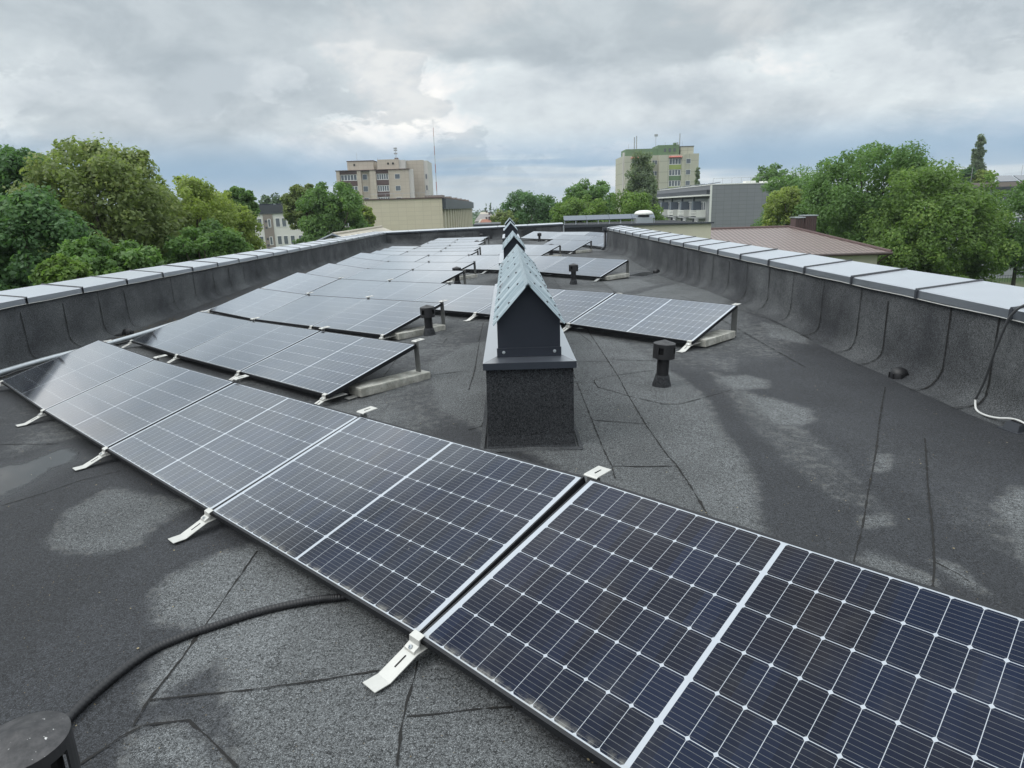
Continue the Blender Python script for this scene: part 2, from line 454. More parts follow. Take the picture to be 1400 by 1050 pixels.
def empty(name, loc=(0, 0, 0), rz=0.0, label=None, cat=None, group=None):
    o = bpy.data.objects.new(name, None); C.objects.link(o)
    o.location = loc; o.rotation_euler = (0, 0, rz); o.empty_display_size = .1
    return tag(o, label, cat, group)
KIDS = {}
def copy_tree(o, parent=None):
    c = o.copy(); C.objects.link(c)
    if parent is not None: c.parent = parent
    for ch in o.children: copy_tree(ch, c)
    return c

# seams, dry areas and a painted sheen band of the felt, roof metres
SEAMS = [[(1.0, 7.26), (1.0, 6.1), (0.98, 5.47), (0.97, 4.67), (0.98, 4.07), (1.0, 3.84), (1.0, 3.51), (0.99, 3.14)], [(0.59, 5.87), (0.59, 4.96), (0.59, 4.52), (0.59, 4.08), (0.6, 3.85), (0.59, 3.66)], [(0.57, 4.78), (0.78, 4.72), (0.97, 4.67)], [(0.6, 3.85), (0.75, 3.84), (1.0, 3.84)], [(0.55, 5.9), (0.75, 5.89)], [(1.59, 6.28), (1.43, 6.31), (1.28, 6.29), (0.93, 6.1), (0.76, 5.97), (0.75, 5.89), (0.76, 5.71), (0.98, 5.42), (1.21, 5.18), (1.34, 5.17), (1.58, 5.33), (1.9, 5.57)], [(1.01, 6.85), (1.29, 6.74), (1.86, 6.74)], [(3.28, 5.66), (2.77, 4.8), (2.32, 4.02), (1.98, 3.46), (1.72, 3.02), (1.49, 2.66)], [(2.8, 4.29), (2.36, 3.54), (2.02, 2.94), (1.86, 2.67), (1.71, 2.44)], [(1.86, 2.67), (1.9, 2.57), (1.91, 2.42)], [(-3.19, 3.84), (-3.03, 4.01), (-2.91, 4.19), (-2.72, 4.33)], [(-4.16, 5.14), (-3.63, 5.07)], [(-0.4, 2.06), (-0.72, 2.01), (-0.92, 1.99), (-1.29, 1.97)], [(-0.37, 2.08), (-0.37, 2.0), (-0.38, 1.86), (-0.38, 1.75), (-0.37, 1.61)], [(-0.37, 1.81), (-0.29, 1.81), (-0.15, 1.82), (-0.03, 1.82)], [(-1.29, 3.01), (-1.28, 2.53), (-1.28, 2.2), (-1.29, 1.97), (-1.28, 1.85)], [(-1.37, 1.69), (-1.29, 1.81), (-1.24, 1.85), (-1.1, 1.86), (-0.98, 1.76), (-0.86, 1.65)], [(-0.38, 7.99), (-0.37, 6.48), (-0.39, 5.79)], [(-0.33, 4.66), (-0.24, 4.72), (-0.2, 5.0)], [(-1.54, 5.62), (-1.3, 5.9), (-1.0, 6.22), (-0.79, 6.47), (-0.44, 6.53)], [(-1.2, 8.26), (-0.83, 8.07), (-0.81, 8.42)], [(-0.57, 8.98), (-0.85, 8.59), (-1.13, 8.33)], [(3.32, 9.95), (3.5, 8.73), (3.51, 7.65)], [(0.68, 9.9), (0.86, 8.39), (0.95, 7.67)], [(2.84, 14.18), (4.29, 14.92), (3.9, 11.37)], [(0.05, 12.63), (0.91, 13.1), (1.99, 13.64)], [(0.19, 2.77), (0.2, 2.58)], [(4.2, 11.18), (3.08, 9.71), (2.92, 11.42)]]
DRY = [[(-0.52, 7.96), (0.86, 8.39), (1.38, 7.65), (1.58, 5.94), (1.61, 5.33), (1.49, 4.57), (1.46, 4.05), (1.41, 3.69), (1.3, 3.29), (1.22, 3.08), (1.22, 2.85), (1.31, 2.74), (1.07, 3.04), (0.77, 3.3), (0.41, 3.61), (-0.61, 5.26), (-0.93, 6.93)], [(1.88, 6.06), (2.21, 6.11), (2.33, 5.92), (2.25, 5.66), (1.89, 5.55)], [(1.92, 5.55), (2.18, 5.31), (2.33, 5.0), (2.23, 4.72), (2.06, 4.6), (1.89, 4.64), (1.89, 5.01)], [(2.31, 4.02), (2.39, 3.99), (2.23, 3.72), (2.16, 3.72)], [(1.79, 3.14), (1.93, 3.16), (1.87, 3.04), (1.72, 3.01)], [(1.51, 2.68), (1.63, 2.77), (1.76, 2.55), (1.73, 2.46), (1.6, 2.49)], [(2.53, 3.23), (2.81, 3.46), (2.82, 3.31), (2.21, 2.52), (2.27, 2.71)], [(1.87, 2.67), (1.94, 2.63), (1.91, 2.42), (1.85, 2.49)], [(-2.51, 3.26), (-2.68, 3.69), (-2.61, 4.02), (-1.88, 3.65), (-2.0, 3.39), (-1.97, 3.18), (-2.08, 3.1), (-2.3, 3.15)], [(-1.32, 3.09), (-0.43, 2.28), (-0.03, 1.85), (0.17, 1.54), (-0.77, 1.52), (-1.13, 2.18), (-1.28, 1.96), (-1.32, 1.97), (-1.38, 2.21), (-1.31, 2.38), (-1.51, 2.46), (-1.63, 2.66), (-1.64, 2.82), (-1.51, 3.0)], [(-1.21, 1.68), (-1.27, 1.83), (-1.11, 1.86), (-0.86, 1.62)], [(2.12, 11.85), (3.71, 13.94), (3.8, 11.44), (2.99, 9.43), (2.33, 9.05)], [(3.32, 8.78), (3.68, 8.02), (3.35, 7.47), (3.09, 7.9)], [(1.94, 14.34), (2.85, 15.04), (2.96, 13.32), (2.08, 12.4)]]
PUD = [[(-3.27, 3.88), (-3.8, 4.59), (-3.59, 4.67), (-3.54, 4.97), (-3.32, 4.83), (-3.23, 4.63), (-3.31, 4.5), (-3.28, 4.23)], [(2.7, 15.58), (3.29, 16.47), (3.6, 16.46), (3.08, 15.39)]]
MED = [[(1.93, 6.2), (2.05, 4.78), (2.01, 4.25), (1.87, 3.27), (1.80, 3.35), (1.76, 3.9), (1.80, 4.6)], [(2.45, 12.22), (3.24, 11.23), (3.06, 8.84), (2.1, 6.3), (1.97, 7.62)],  # first outline: pale sheen beside the fold, painted in through the dry mask
       [(-0.08, 9.36), (0.64, 9.24), (0.82, 7.27), (-0.24, 5.16), (-0.45, 6.78)], [(-1.2, 7.77), (-0.52, 7.96), (-0.3, 5.18), (-0.9, 5.66), (-1.37, 5.45)], [(1.2, 12.9), (3.2, 13.5), (3.0, 15.4), (1.0, 15.6)]]
# ------------------------------------------------------------------ the roof we stand on
RIDGE = .118
def ssn(t): t = np.clip(t, 0, 1); return t * t * (3 - 2 * t)
def zra(x, y):
    x = np.asarray(x, float); y = np.asarray(y, float)
    yy = np.clip(y, 0, 60)
    l = .065 - .045 * (.12 - np.maximum(x, -4.6)) + ssn((-3.6 - x) / 2.4) * .13 * (.5 - .5 * np.cos(2 * np.pi * (yy - 9.3) / 17.2))
    t = np.maximum(0, (x - 2) / 1.7)
    r = .065 - .02 * (np.minimum(x, 2.) - .12) + t * (-.05 + .12 * (.5 - .5 * np.cos(2 * np.pi * (yy - 5.6) / 10.4)))
    r = r - ssn((x - 2.6) / 1.6) * ssn((y - 21) / 4) * .09
    return np.where(x < .12, l, r)
def zr(x, y): return float(zra(x, y))
XL, XR = -6.3, 3.70
YB, YE, YF = -4.0, 25.5, 35.5

def sdf(poly, px, py):
    p = np.array(poly); n = len(p)
    dmin = np.full(px.shape, 1e9); ins = np.zeros(px.shape, bool)
    for i in range(n):
        a = p[i]; b = p[(i + 1) % n]; e = b - a
        wx = px - a[0]; wy = py - a[1]
        tt = np.clip((wx * e[0] + wy * e[1]) / max(e @ e, 1e-9), 0, 1)
        dmin = np.minimum(dmin, np.hypot(wx - tt * e[0], wy - tt * e[1]))
        c1 = (a[1] > py) != (b[1] > py)
        xi = a[0] + (py - a[1]) * e[0] / (e[1] if abs(e[1]) > 1e-9 else 1e-9)
        ins ^= c1 & (px < xi)
    return np.where(ins, dmin, -dmin)
rng = np.random.default_rng(3)
LAT = rng.random((96, 96))
def vnoise(x, y):
    xi = np.floor(x).astype(int); yi = np.floor(y).astype(int); fx = x - xi; fy = y - yi
    fx = fx * fx * (3 - 2 * fx); fy = fy * fy * (3 - 2 * fy)
    g = lambda i, j: LAT[i % 96, j % 96]
    return (g(xi, yi) * (1 - fx) + g(xi + 1, yi) * fx) * (1 - fy) + (g(xi, yi + 1) * (1 - fx) + g(xi + 1, yi + 1) * fx) * fy
def roof_patch(xs, ys, base):
    gx, gy = np.meshgrid(xs, ys); h, wd = gx.shape
    ux = np.unique(np.round(xs, 3))
    z = zra(gx, gy) + (vnoise(gx * 2.3 + 9, gy * 2.1) - .5) * .006
    # laps of the felt: each sheet's edge sits a few millimetres up on its neighbour
    fr = ((gx - .03) / .97) % 1.0
    z = z + np.where(gx < 2.0, .004 * fr, 0)
    co = np.stack([gx, gy, z], -1).reshape(-1, 3)
    i = np.arange(h * wd).reshape(h, wd)
    f = np.stack([i[:-1, :-1], i[:-1, 1:], i[1:, 1:], i[1:, :-1]], -1).reshape(-1, 4) + base
    n1 = vnoise(gx * .8 + 20, gy * .55 + 3); n2 = vnoise(gx * 2.1 + 40, gy * 1.4 + 11)
    dry = .02 + .42 * n1 + .24 * n2 + .14 * np.clip((gy - 6.5) / 3, 0, 1)
    dry -= .30 * np.clip((gx - 2.5) / .6, 0, 1) * np.clip((8.5 - gy) / 2, 0, 1)
    dry -= .25 * np.clip((-4.9 - gx) / .6, 0, 1)
    dry -= .25 * (1 - ssn((np.abs(gx - 1.75 + .12 * np.sin(gy * 1.7)) - .1) / .3)) * np.clip((6 - gy) / .6, 0, 1)
    dry -= .30 * np.clip((-.9 - gx) / .5, 0, 1) * np.clip((5.2 - gy) / .8, 0, 1)
    for p in DRY:
        s = sdf(p, gx, gy)
        dry = np.maximum(dry, np.clip(.5 + s * 5.0, 0, .88 + .12 * n2))
    for p in MED:
        dry = np.maximum(dry, np.clip(.5 + sdf(p, gx, gy) * 2.0, 0, .36 + .25 * n2))
    # darker ring where a vent collar was patched
    pud = np.zeros_like(dry)
    for p in PUD:
        pud = np.maximum(pud, np.clip(.5 + sdf(p, gx, gy) * 1.9, 0, 1))
    dry = np.clip(dry - pud * .8, 0, 1)
    sid = np.floor((gx - .03) / .97).astype(int) * 7 + np.floor((gy + 1.1 * ((np.floor((gx - .03) / .97)) % 3)) / 5.2).astype(int)
    sheet = .86 + .28 * LAT[sid % 96, (sid * 5) % 96]
    return co, f, dry.ravel(), pud.ravel(), sheet.ravel()
def make_roof():
    xs = np.concatenate([np.arange(XL - .05, -3.2, .11), np.arange(-3.2, 3.95, .045)])
    ys = np.concatenate([np.arange(YB, 1.2, .12), np.arange(1.2, 8.6, .045), np.arange(8.6, YF + .05, .13)])
    A = roof_patch(xs, ys, 0)
    B = roof_patch(np.arange(xs[-1], 5.2, .15), np.arange(YE, YF + .05, .15), len(A[0]))
    co = np.concatenate([A[0], B[0]]); f = np.concatenate([A[1], B[1]])
    me = bpy.data.meshes.new("flat_roof")
    me.vertices.add(len(co)); me.vertices.foreach_set("co", co.ravel())
    me.loops.add(f.size); me.loops.foreach_set("vertex_index", f.ravel().astype(np.int32))
    me.polygons.add(len(f)); me.polygons.foreach_set("loop_start", np.arange(0, f.size, 4, dtype=np.int32))
    me.polygons.foreach_set("loop_total", np.full(len(f), 4, dtype=np.int32))
    me.polygons.foreach_set("use_smooth", np.ones(len(f), bool))
    for k, nm in ((2, "dry"), (3, "puddle"), (4, "sheet")):
        at = me.attributes.new(nm, "FLOAT", "POINT"); at.data.foreach_set("value", np.concatenate([A[k], B[k]]).astype(np.float32))
    me.materials.append(MATS["roof_felt"]); me.update(); me.validate()
    o = bpy.data.objects.new("flat_roof", me); C.objects.link(o)
    return tag(o, kind="structure")
roof = make_roof()

def ribbon(mb, pts, w, off=.006, jit=.35, step=.03):
    """bitumen bead along a lap, uneven in width"""
    P = []
    for a, b in zip(pts[:-1], pts[1:]):
        L = math.dist(a, b); n = max(1, int(L / step))
        for i in range(n): P.append((a[0] + (b[0] - a[0]) * i / n, a[1] + (b[1] - a[1]) * i / n))
    P.append(pts[-1])
    L_, R_ = [], []
    for i, p in enumerate(P):
        a = P[max(0, i - 1)]; b = P[min(len(P) - 1, i + 1)]
        tx, ty = b[0] - a[0], b[1] - a[1]; l = math.hypot(tx, ty) or 1
        nx, ny = -ty / l, tx / l
        j = random.uniform(-1, 1) * jit * w * .5
        w1 = w * .5 * random.uniform(1 - jit * 1.6, 1 + jit * 1.3)
        if random.random() < .05: w1 *= 1.9
        if random.random() < .10: w1 *= .25
        zz = zr(p[0], p[1]) + off
        L_.append((p[0] + nx * (w1 + j), p[1] + ny * (w1 + j), zz)); R_.append((p[0] - nx * (w1 - j), p[1] - ny * (w1 - j), zz))
    n = len(mb.v); k = len(P); mb.v += L_ + R_
    for i in range(k - 1): mb.f.append((n + i, n + k + i, n + k + i + 1, n + i + 1))
for s in SEAMS + [[(1.0, 7.3), (1.0, 9.6)], [(1.0, 10.8), (1.0, 16)], [(-.39, 8), (-.38, 9.4)], [(-1.29, 5.9), (-1.29, 8.1)], [(1.97, 8.6), (1.96, 11.2), (1.97, 15.2)],
                 [(.5, 6.74), (1.0, 6.72)], [(1.0, 9.0), (.55, 9.02)], [(1.0, 11.6), (1.97, 11.62)], [(-.39, 11.9), (-.2, 11.9)], [(2.9, 6.4), (2.88, 10.2)], [(.59, 6), (.59, 8.4)]]:
    mb = MB(); ribbon(mb, s, .0085); tag(mb.build("roof_seam", "bitumen", roof), kind="structure")

# ------------------------------------------------------------------ parapets
def parapet(X, sgn, y0, y1, ztop, seams, joints, label, th=.5):
    """wall along Y with a coved felt foot, metal coping sheets on top"""
    def pf(y):
        zb = zr(X - sgn * .25, y); zt = ztop(y)
        wob = .0035 * math.sin(y * 2.9) + .0025 * math.sin(y * 5.3 + 1)
        q = [(X - sgn * .21, zb - .004), (X - sgn * .13, zb + .012), (X - sgn * .065, zb + .044), (X - sgn * .024, zb + .10), (X - sgn * .005, zb + .18), (X, zt - .05), (X + sgn * .02, zt - .012)]
        return [(a + wob * (1 if 0 < i < 5 else 0), b) for i, (a, b) in enumerate(q)]
    ys = list(np.arange(y0, y1, .2)) + [y1]
    mb = MB()
    rows = []
    for y in ys:
        p = pf(y)
        p += [(X + sgn * th, ztop(y) + .03), (X + sgn * th, -10.2)]
        n = len(mb.v); rows.append(n); mb.v += [(a, y, b) for a, b in p]
    k = 9
    for i in range(len(rows) - 1):
        for j in range(k - 1):
            q = (rows[i] + j, rows[i + 1] + j, rows[i + 1] + j + 1, rows[i] + j + 1)
            mb.f.append(q if sgn < 0 else q[::-1])
    mb.f.append(tuple(rows[-1] + j for j in range(k))); mb.f.append(tuple(rows[0] + j for j in range(k - 1, -1, -1)))
    wall = mb.build("parapet_wall", "wall_felt", None, True)
    tag(wall, label, "wall")
    for y in seams:
        mb = MB(); L = []; ph = random.random() * 6
        p0 = pf(y); p0[0] = (p0[0][0] - sgn * .04, zr(p0[0][0] - sgn * .04, y) + .004)
        pts = []
        for i in range(len(p0) - 2):
            for q in range(5):
                f = q / 5; pts.append((p0[i][0] * (1 - f) + p0[i + 1][0] * f, p0[i][1] * (1 - f) + p0[i + 1][1] * f))
        pts.append(p0[5])
        top = len(pts) - random.choice((0, 0, 0, 1))
        A_, B_ = [], []
        for i, (a, b) in enumerate(pts[:top]):
            yy = y + .010 * math.sin(i * .35 + ph) + .02 * max(0, 1 - i / 8)
            wd = .0062 * random.uniform(.5, 1.7)
            A_.append((a - sgn * .008, yy - wd, b + .006)); B_.append((a - sgn * .008, yy + wd, b + .006))
        n = len(mb.v); kk = len(A_); mb.v += A_ + B_
        for i in range(kk - 1): mb.f.append((n + i, n + i + 1, n + kk + i + 1, n + kk + i))
        mb.build("seam", "bitumen", wall)
    # coping sheets between the joints
    for a, b in zip(joints[:-1], joints[1:]):
        za, zb_ = ztop(a), ztop(b); dzv = random.uniform(-.004, .004)
        mb = MB()
        def sec(y, z): return [(X - sgn * .035, y, z - .062), (X - sgn * .035, y, z + .004), (X - sgn * .02, y, z + .012), (X + sgn * (th + .03), y, z + .075), (X + sgn * (th + .04), y, z + .068), (X + sgn * (th + .04), y, z - .03)]
        s0, s1 = sec(a + .004, za + dzv), sec(b - .004, zb_ - dzv)
        n = len(mb.v); mb.v += s0 + s1
        for j in range(5):
            q = (n + j, n + 6 + j, n + 7 + j, n + j + 1); mb.f.append(q if sgn < 0 else q[::-1])
        sh = mb.build("coping_sheet", "grey_coping", wall)
        mb = MB()
        mb.prism([(a - .016, 0), (a + .016, 0), (a + .012, .013), (a - .008, .015)], 0, 0, 1)
        # lay the standing seam on the slope
        v2 = []
        for (h, yv, q) in mb.v:
            xx = X - sgn * .045 + sgn * (th + .085) * h
            v2.append((xx, yv, za + .010 + .066 * h + q))
        mb.v = v2
        if sgn < 0: mb.f = [f[::-1] for f in mb.f]
        mb.build("coping_seam", "anthracite", sh)
        mb = MB(); mb.box((X - sgn * .047 - .004, a - .014, za - .066), (X - sgn * .039 + .004, a + .014, za + .010)); mb.build("seam_end", "anthracite", sh)
    mb = MB()
    P = [(X - sgn * .032, y, ztop(y) - .069 + .003 * math.sin(y * 5.3)) for y in np.arange(y0, y1, .3)]
    mb.tube(P, .005, 6); mb.build("drip_edge", "aluminium", wall)
    return wall
zR = lambda y: .785 - .0006 * (y - 5)
zL = lambda y: .655 - .0045 * max(0, y - 8.5)
rj = [6.0 + 1.172 * i for i in range(-8, 17)] + [YE]
lj = [8.72 + 1.185 * i for i in range(-10, 23)] + [YF]
rs = [4.98, 5.55, 6.48, 7.01, 7.85, 8.72] + [9.55 + .88 * i for i in range(18)] + [4.1, 3.2]
ls = [8.6, 9.45, 10.3, 11.0, 12.6, 13.5, 14.4, 15.25, 16.1] + [16.95 + .86 * i for i in range(21)] + [7.7, 6.8]
parapet(XR, 1, -3.4, YE, zR, rs, rj, "right-hand dark felt parapet wall with pale metal coping, cable hanging down it")
parapet(XL, -1, -3.2, YF, zL, ls, lj, "left-hand dark felt parapet wall with metal coping in front of the leafy trees")

# far parapet, across the end of the roof
bw = MB()
def zB(x): return .525 + .18 * (x - XL) / 9.3
xs_ = list(np.arange(XL - .4, 2.9, .3)) + [2.9]
rows = []
for x in xs_:
    n = len(bw.v); rows.append(n); zb = zr(max(x, XL + .05), YF - .2)
    bw.v += [(x, YF - .24, zb - .004), (x, YF - .09, zb + .07), (x, YF - .03, zb + .17), (x, YF, zb + .3), (x, YF, zB(x) - .02), (x, YF + .5, zB(x) - .01), (x, YF + .5, -10.2)]
for i in range(len(rows) - 1):
    for j in range(6): bw.f.append((rows[i] + j, rows[i + 1] + j, rows[i + 1] + j + 1, rows[i] + j + 1))
bwo = bw.build("parapet_wall", "wall_felt", None, True)
tag(bwo, "far dark parapet wall with pale coping across the end of the roof", "wall")
xj = [XL - .4 + 1.55 * i for i in range(6)] + [2.9]
for a, b in zip(xj[:-1], xj[1:]):
    mb = MB(); mb.prism([(YF - .04, -.07), (YF - .04, .004), (YF + .54, .06), (YF + .54, -.03)], 0, a + .01, b - .01)
    mb.v = [(x, y, z + zB(x)) for x, y, z in mb.v]; mb.build("coping_sheet", "grey_coping", bwo)
for x in [XL + .9 * i for i in range(1, 10)]:
    mb = MB(); mb.box((x - .006, YF - .012, zr(x, YF) + .28), (x + .006, YF - .002, zB(x) - .06)); mb.build("seam", "bitumen", bwo)
for x in (-.9, 1.35):
    mb = MB(); mb.box((x - .55, YF - .16, zr(x, YF) - .05), (x + .1, YF - .02, zB(x) - .1)); mb.build("buttress", "dark_felt", bwo)

# wing beyond the jog: dark inside face, cream outside, dark fascia
wing = empty("roof_wing", (6.7, 40, -10), 0, "cream walled wing with dark metal fascia beyond the end of the right parapet", "building")
def wp(mb, name, mat, par=wing, **k):
    mb.v = [(x - 6.7, y - 40, z + 10) for x, y, z in mb.v]; return mb.build(name, mat, par, **k)
wp(MB().box((2.93, YF, -10), (10.55, YF + 9, .50)), "wall", "cream_render")
wp(MB().box((2.95, YF - .06, -.3), (5.6, YF - .003, .50)), "felt_face", "dark_felt")
fa = MB(); fa.prism([(2.90, .503), (10.66, .503), (10.66, .575), (2.90, .655)], 1, YF - .12, YF + .22); wp(fa, "fascia", "dark_fascia")
wp(MB().tube([(2.90, YF - .1, -.2), (2.90, YF - .1, .62)], .035, 10), "downpipe", "galvanised")
for x in (3.6, 4.5, 5.4):
    wp(MB().box((x - .006, YF - .07, -.1), (x + .006, YF - .062, .49)), "seam", "bitumen")
wp(MB().box((2.94, YF + .23, .501), (10.5, YF + 8.9, .512)), "roof_felt", "dark_felt")
# raised bank of panels on the wing
bank = empty("panel_bank", (5.4, 36.9, .6), 0, "long raised bank of solar panels on posts above the far wing", "solar panels")
for i in range(4):
    x0 = 3.02 - 5.4 + i * 1.215
    mb = MB(); mb.prism([(-.35, .25), (-.33, .215), (.12, .44), (.10, .475)], 0, x0, x0 + 1.2); mb.build("panel", "bluish_sheet", bank)
for i in range(9):
    x0 = 3.06 - 5.4 + i * .598
    MB().box((x0 - .025, -.25, -.06), (x0 + .025, -.19, .272)).build("post", "galvanised", bank)
mh = empty("roof_ventilator", (7.2, 36.3, .56), 0, "white mushroom cap roof ventilator on a grey box", "ventilator")
MB().box((-.44, -.3, 0), (.44, .5, .34)).build("base_box", "galvanised", mh, bevel=.01)
MB().lathe([(.30, .34), (.30, .52), (.26, .54)], 24).build("throat", "dark_fascia", mh)
MB().lathe([(.30, .47), (.47, .46), (.495, .50), (.48, .56), (.40, .64), (.25, .69), (0, .70)], 32).build("cap", "pale_sheet", mh, True)
# downpipe at the end of the right parapet
dp = empty("downpipe", (XR - .08, YE - .1, 0), 0, "dark downpipe at the far end of the right parapet", "pipe")
MB().tube([(.0, 0, .72), (.0, 0, .12), (-.06, -.03, .03), (-.14, -.05, .02)], .05, 10).build("pipe", "anthracite", dp, True)
MB().box((-.09, -.09, .68), (.09, .09, .8)).build("hopper", "anthracite", dp)

# ------------------------------------------------------------------ ridge vent houses
def vent_house(y0, y1, label, screws=True, zo=0.0):
    zb = zr(RIDGE, y0) - .02
    h = empty("chimney_stack", (RIDGE, y0, zb), 0, label, "chimney", "gabled chimney stacks along the ridge")
    L = y1 - y0; cz = .65 - zb + zo
    mb = MB()
    ring = [(-.31, -.02, 0), (-.293, .0, .03), (-.287, .012, .10), (-.285, .015, cz - .03)]
    n0 = 0
    for hx, ins, z in ring:
        mb.v += [(-abs(hx), ins, z), (abs(hx), ins, z), (abs(hx), L - ins, z), (-abs(hx), L - ins, z)]
    for i in range(3):
        for k in range(4): mb.f.append((i * 4 + k, i * 4 + (k + 1) % 4, i * 4 + 4 + (k + 1) % 4, i * 4 + 4 + k))
    mb.f.append((12, 13, 14, 15))
    mb.build("plinth", "dark_felt", h)
    # skirt of felt welded round the foot
    mb = MB(); mb.v = [(-.315, -.03, .026), (.315, -.03, .026), (.315, L + .03, .026), (-.315, L + .03, .026), (-.345, -.085, .022), (.34, -.075, .020), (.34, L + .06, .012), (-.345, L + .06, .008)]
    mb.f = [(4, 5, 1, 0), (5, 6, 2, 1), (6, 7, 3, 2), (7, 4, 0, 3)]; mb.build("felt_skirt", "wall_felt", h)
    mb = MB()
    o, i_ = .302, .20
    mb.v = [(-o, -.02, cz - .045), (o, -.02, cz - .045), (o, L + .02, cz - .045), (-o, L + .02, cz - .045), (-o, -.02, cz), (o, -.02, cz), (o, L + .02, cz), (-o, L + .02, cz), (-i_, .06, cz + .035), (i_, .06, cz + .035), (i_, L - .06, cz + .035), (-i_, L - .06, cz + .035)]
    mb.f = [(0, 1, 5, 4), (1, 2, 6, 5), (2, 3, 7, 6), (3, 0, 4, 7), (4, 5, 9, 8), (5, 6, 10, 9), (6, 7, 11, 10), (7, 4, 8, 11), (3, 2, 1, 0)]
    mb.build("ledge", "stack_ledge", h)
    ez, az, bw_ = cz + .265, cz + .50, .203
    mb = MB(); mb.prism([(-bw_, cz + .02), (bw_, cz + .02), (bw_, ez + .01), (0, az - .022), (-bw_, ez + .01)], 1, .045, L - .045)
    body = mb.build("house", "house_sheet", h)
    MB().box((-bw_ - .006, .037, cz + .028), (bw_ + .006, .045, cz + .085)).build("base_strip", "house_sheet", body)
    if screws:
        for sx in (-.165, .165): MB().lathe([(.011, 0), (.010, .006), (0, .008)], 8, (0, 0, 0)).build("bolt", "galvanised", body).matrix_local = Matrix.Translation((sx, .037, cz + .058)) @ Matrix.Rotation(R(90), 4, "X")
    # ribbed sheets, one on each slope
    ex = .226
    for sg in (-1, 1):
        N = max(8, int(L / .035)); mb = MB()
        ang = math.atan2(az - ez + .02, ex)
        for k in range(N + 1):
            y = -.03 + (L + .06) * k / N
            ph = (y / .105) % 1.0
            rib = .009 if ph < .22 else (.0 if ph > .34 else .009 * (1 - (ph - .22) / .12))
            nx, nz = sg * math.sin(ang) * rib, math.cos(ang) * rib
            mb.v += [(sg * .0 + nx, y, az + nz), (sg * ex + nx, y, ez - .02 + nz)]
        for k in range(N):
            q = (2 * k, 2 * k + 1, 2 * k + 3, 2 * k + 2); mb.f.append(q if sg > 0 else q[::-1])
        so = mb.build("roof_sheet", "zinc_sheet", h)
        sd_ = so.modifiers.new("thick", "SOLIDIFY"); sd_.thickness = .0016
        if screws:
            for k in range(int(L / .42) + 1):
                y = .03 + k * .42 * (1 if L > 4 else .95)
                for f in (.22 if k % 2 else .5, .84):
                    if y > L: continue
                    p = Vector((sg * ex * f, y, az + (ez - .02 - az) * f)) + Vector((sg * math.sin(ang), 0, math.cos(ang))) * .009
                    b = MB().lathe([(.010, 0), (.010, .003), (.006, .004), (.006, .008), (0, .008)], 8).build("screw", "steel_screw", so)
                    b.location = p; b.rotation_euler = (0, sg * ang, 0)
    MB().prism([(-.02, az - .012), (0, az + .012), (.02, az - .012), (0, az + .004)], 1, -.032, L + .03).build("ridge_strip", "zinc_sheet", h)
    return h
vent_house(4.22, 8.78, "nearest gabled chimney stack, zinc roofed, standing in the middle of the foreground")
vent_house(12.95, 15.75, "second gabled chimney stack along the ridge, just behind the nearest one", zo=-.06)
vent_house(23.05, 26.2, "third gabled chimney stack along the ridge, half hidden by the second", False, -.04)
vent_house(30.4, 33.2, "farthest gabled chimney stack, its peak showing above the far parapet", False, -.02)

# ------------------------------------------------------------------ pipe vents
def pipe_vent(x, y, H, label, collar=True, tilt=(0, 0), rc=.096, rot=.35):
    z0 = zr(x, y)
    v = empty("pipe_vent", (x, y, z0), random.uniform(0, 6), label, "vent", "black plastic pipe vents on the roof")
    v.rotation_euler = (tilt[0], tilt[1], rot)
    if collar: MB().lathe([(.085, -.01), (.08, .02), (.066, .07), (.060, .10), (.054, .10)], 24).build("collar", "dark_felt", v, True)
    MB().lathe([(.053, 0), (.053, H - .10)], 24).build("pipe", "black_plastic", v, True)
    mb = MB(); seg = 40; zs = (H - .155, H - .115, H - .055, H - .025)
    for z in zs:
        for k in range(seg):
            a = 2 * math.pi * k / seg; mb.v.append((rc * math.cos(a), rc * math.sin(a), z))
    for i in range(3):
        for k in range(seg):
            if i == 1 and (k % 10) in (3, 4, 5): continue
            j = (k + 1) % seg; mb.f.append((i * seg + k, i * seg + j, i * seg + seg + j, i * seg + seg + k))
    n = len(mb.v); mb.v.append((0, 0, H + .008))
    for k in range(seg): mb.f.append((3 * seg + k, 3 * seg + (k + 1) % seg, n))
    cap = mb.build("cap", "cap_plastic", v)
    s = cap.modifiers.new("thick", "SOLIDIFY"); s.thickness = .006
    MB().lathe([(.074, H - .15), (.074, H - .03)], 20).build("core", "dark_void", cap)
    return v
pipe_vent(-1.235, 1.375, .405, "black pipe vent cut by the lower left corner, seen from above, dirty top", rc=.106, rot=.68)
pipe_vent(1.335, 5.77, .41, "black pipe vent nearest on the right, standing on a felt patch", tilt=(R(1.5), R(2)))
pipe_vent(1.335, 13.9, .42, "second black pipe vent on the right, before the small panel row")
pipe_vent(1.39, 21.9, .40, "third black pipe vent on the right, behind the second chimney stack")
pipe_vent(1.47, 31.6, .40, "small farthest black pipe vent on the right near the end wall")
pipe_vent(-1.07, 8.74, .40, "black pipe vent on the left behind the second panel row", tilt=(0, R(-2)))
pipe_vent(-1.12, 14.62, .40, "black pipe vent on the left above the fifth panel row end")
pipe_vent(-1.2, 26.65, .40, "small black pipe vent on the far left rows")
pipe_vent(-1.3, 33.9, .38, "tiny black pipe vent by the far parapet on the left")
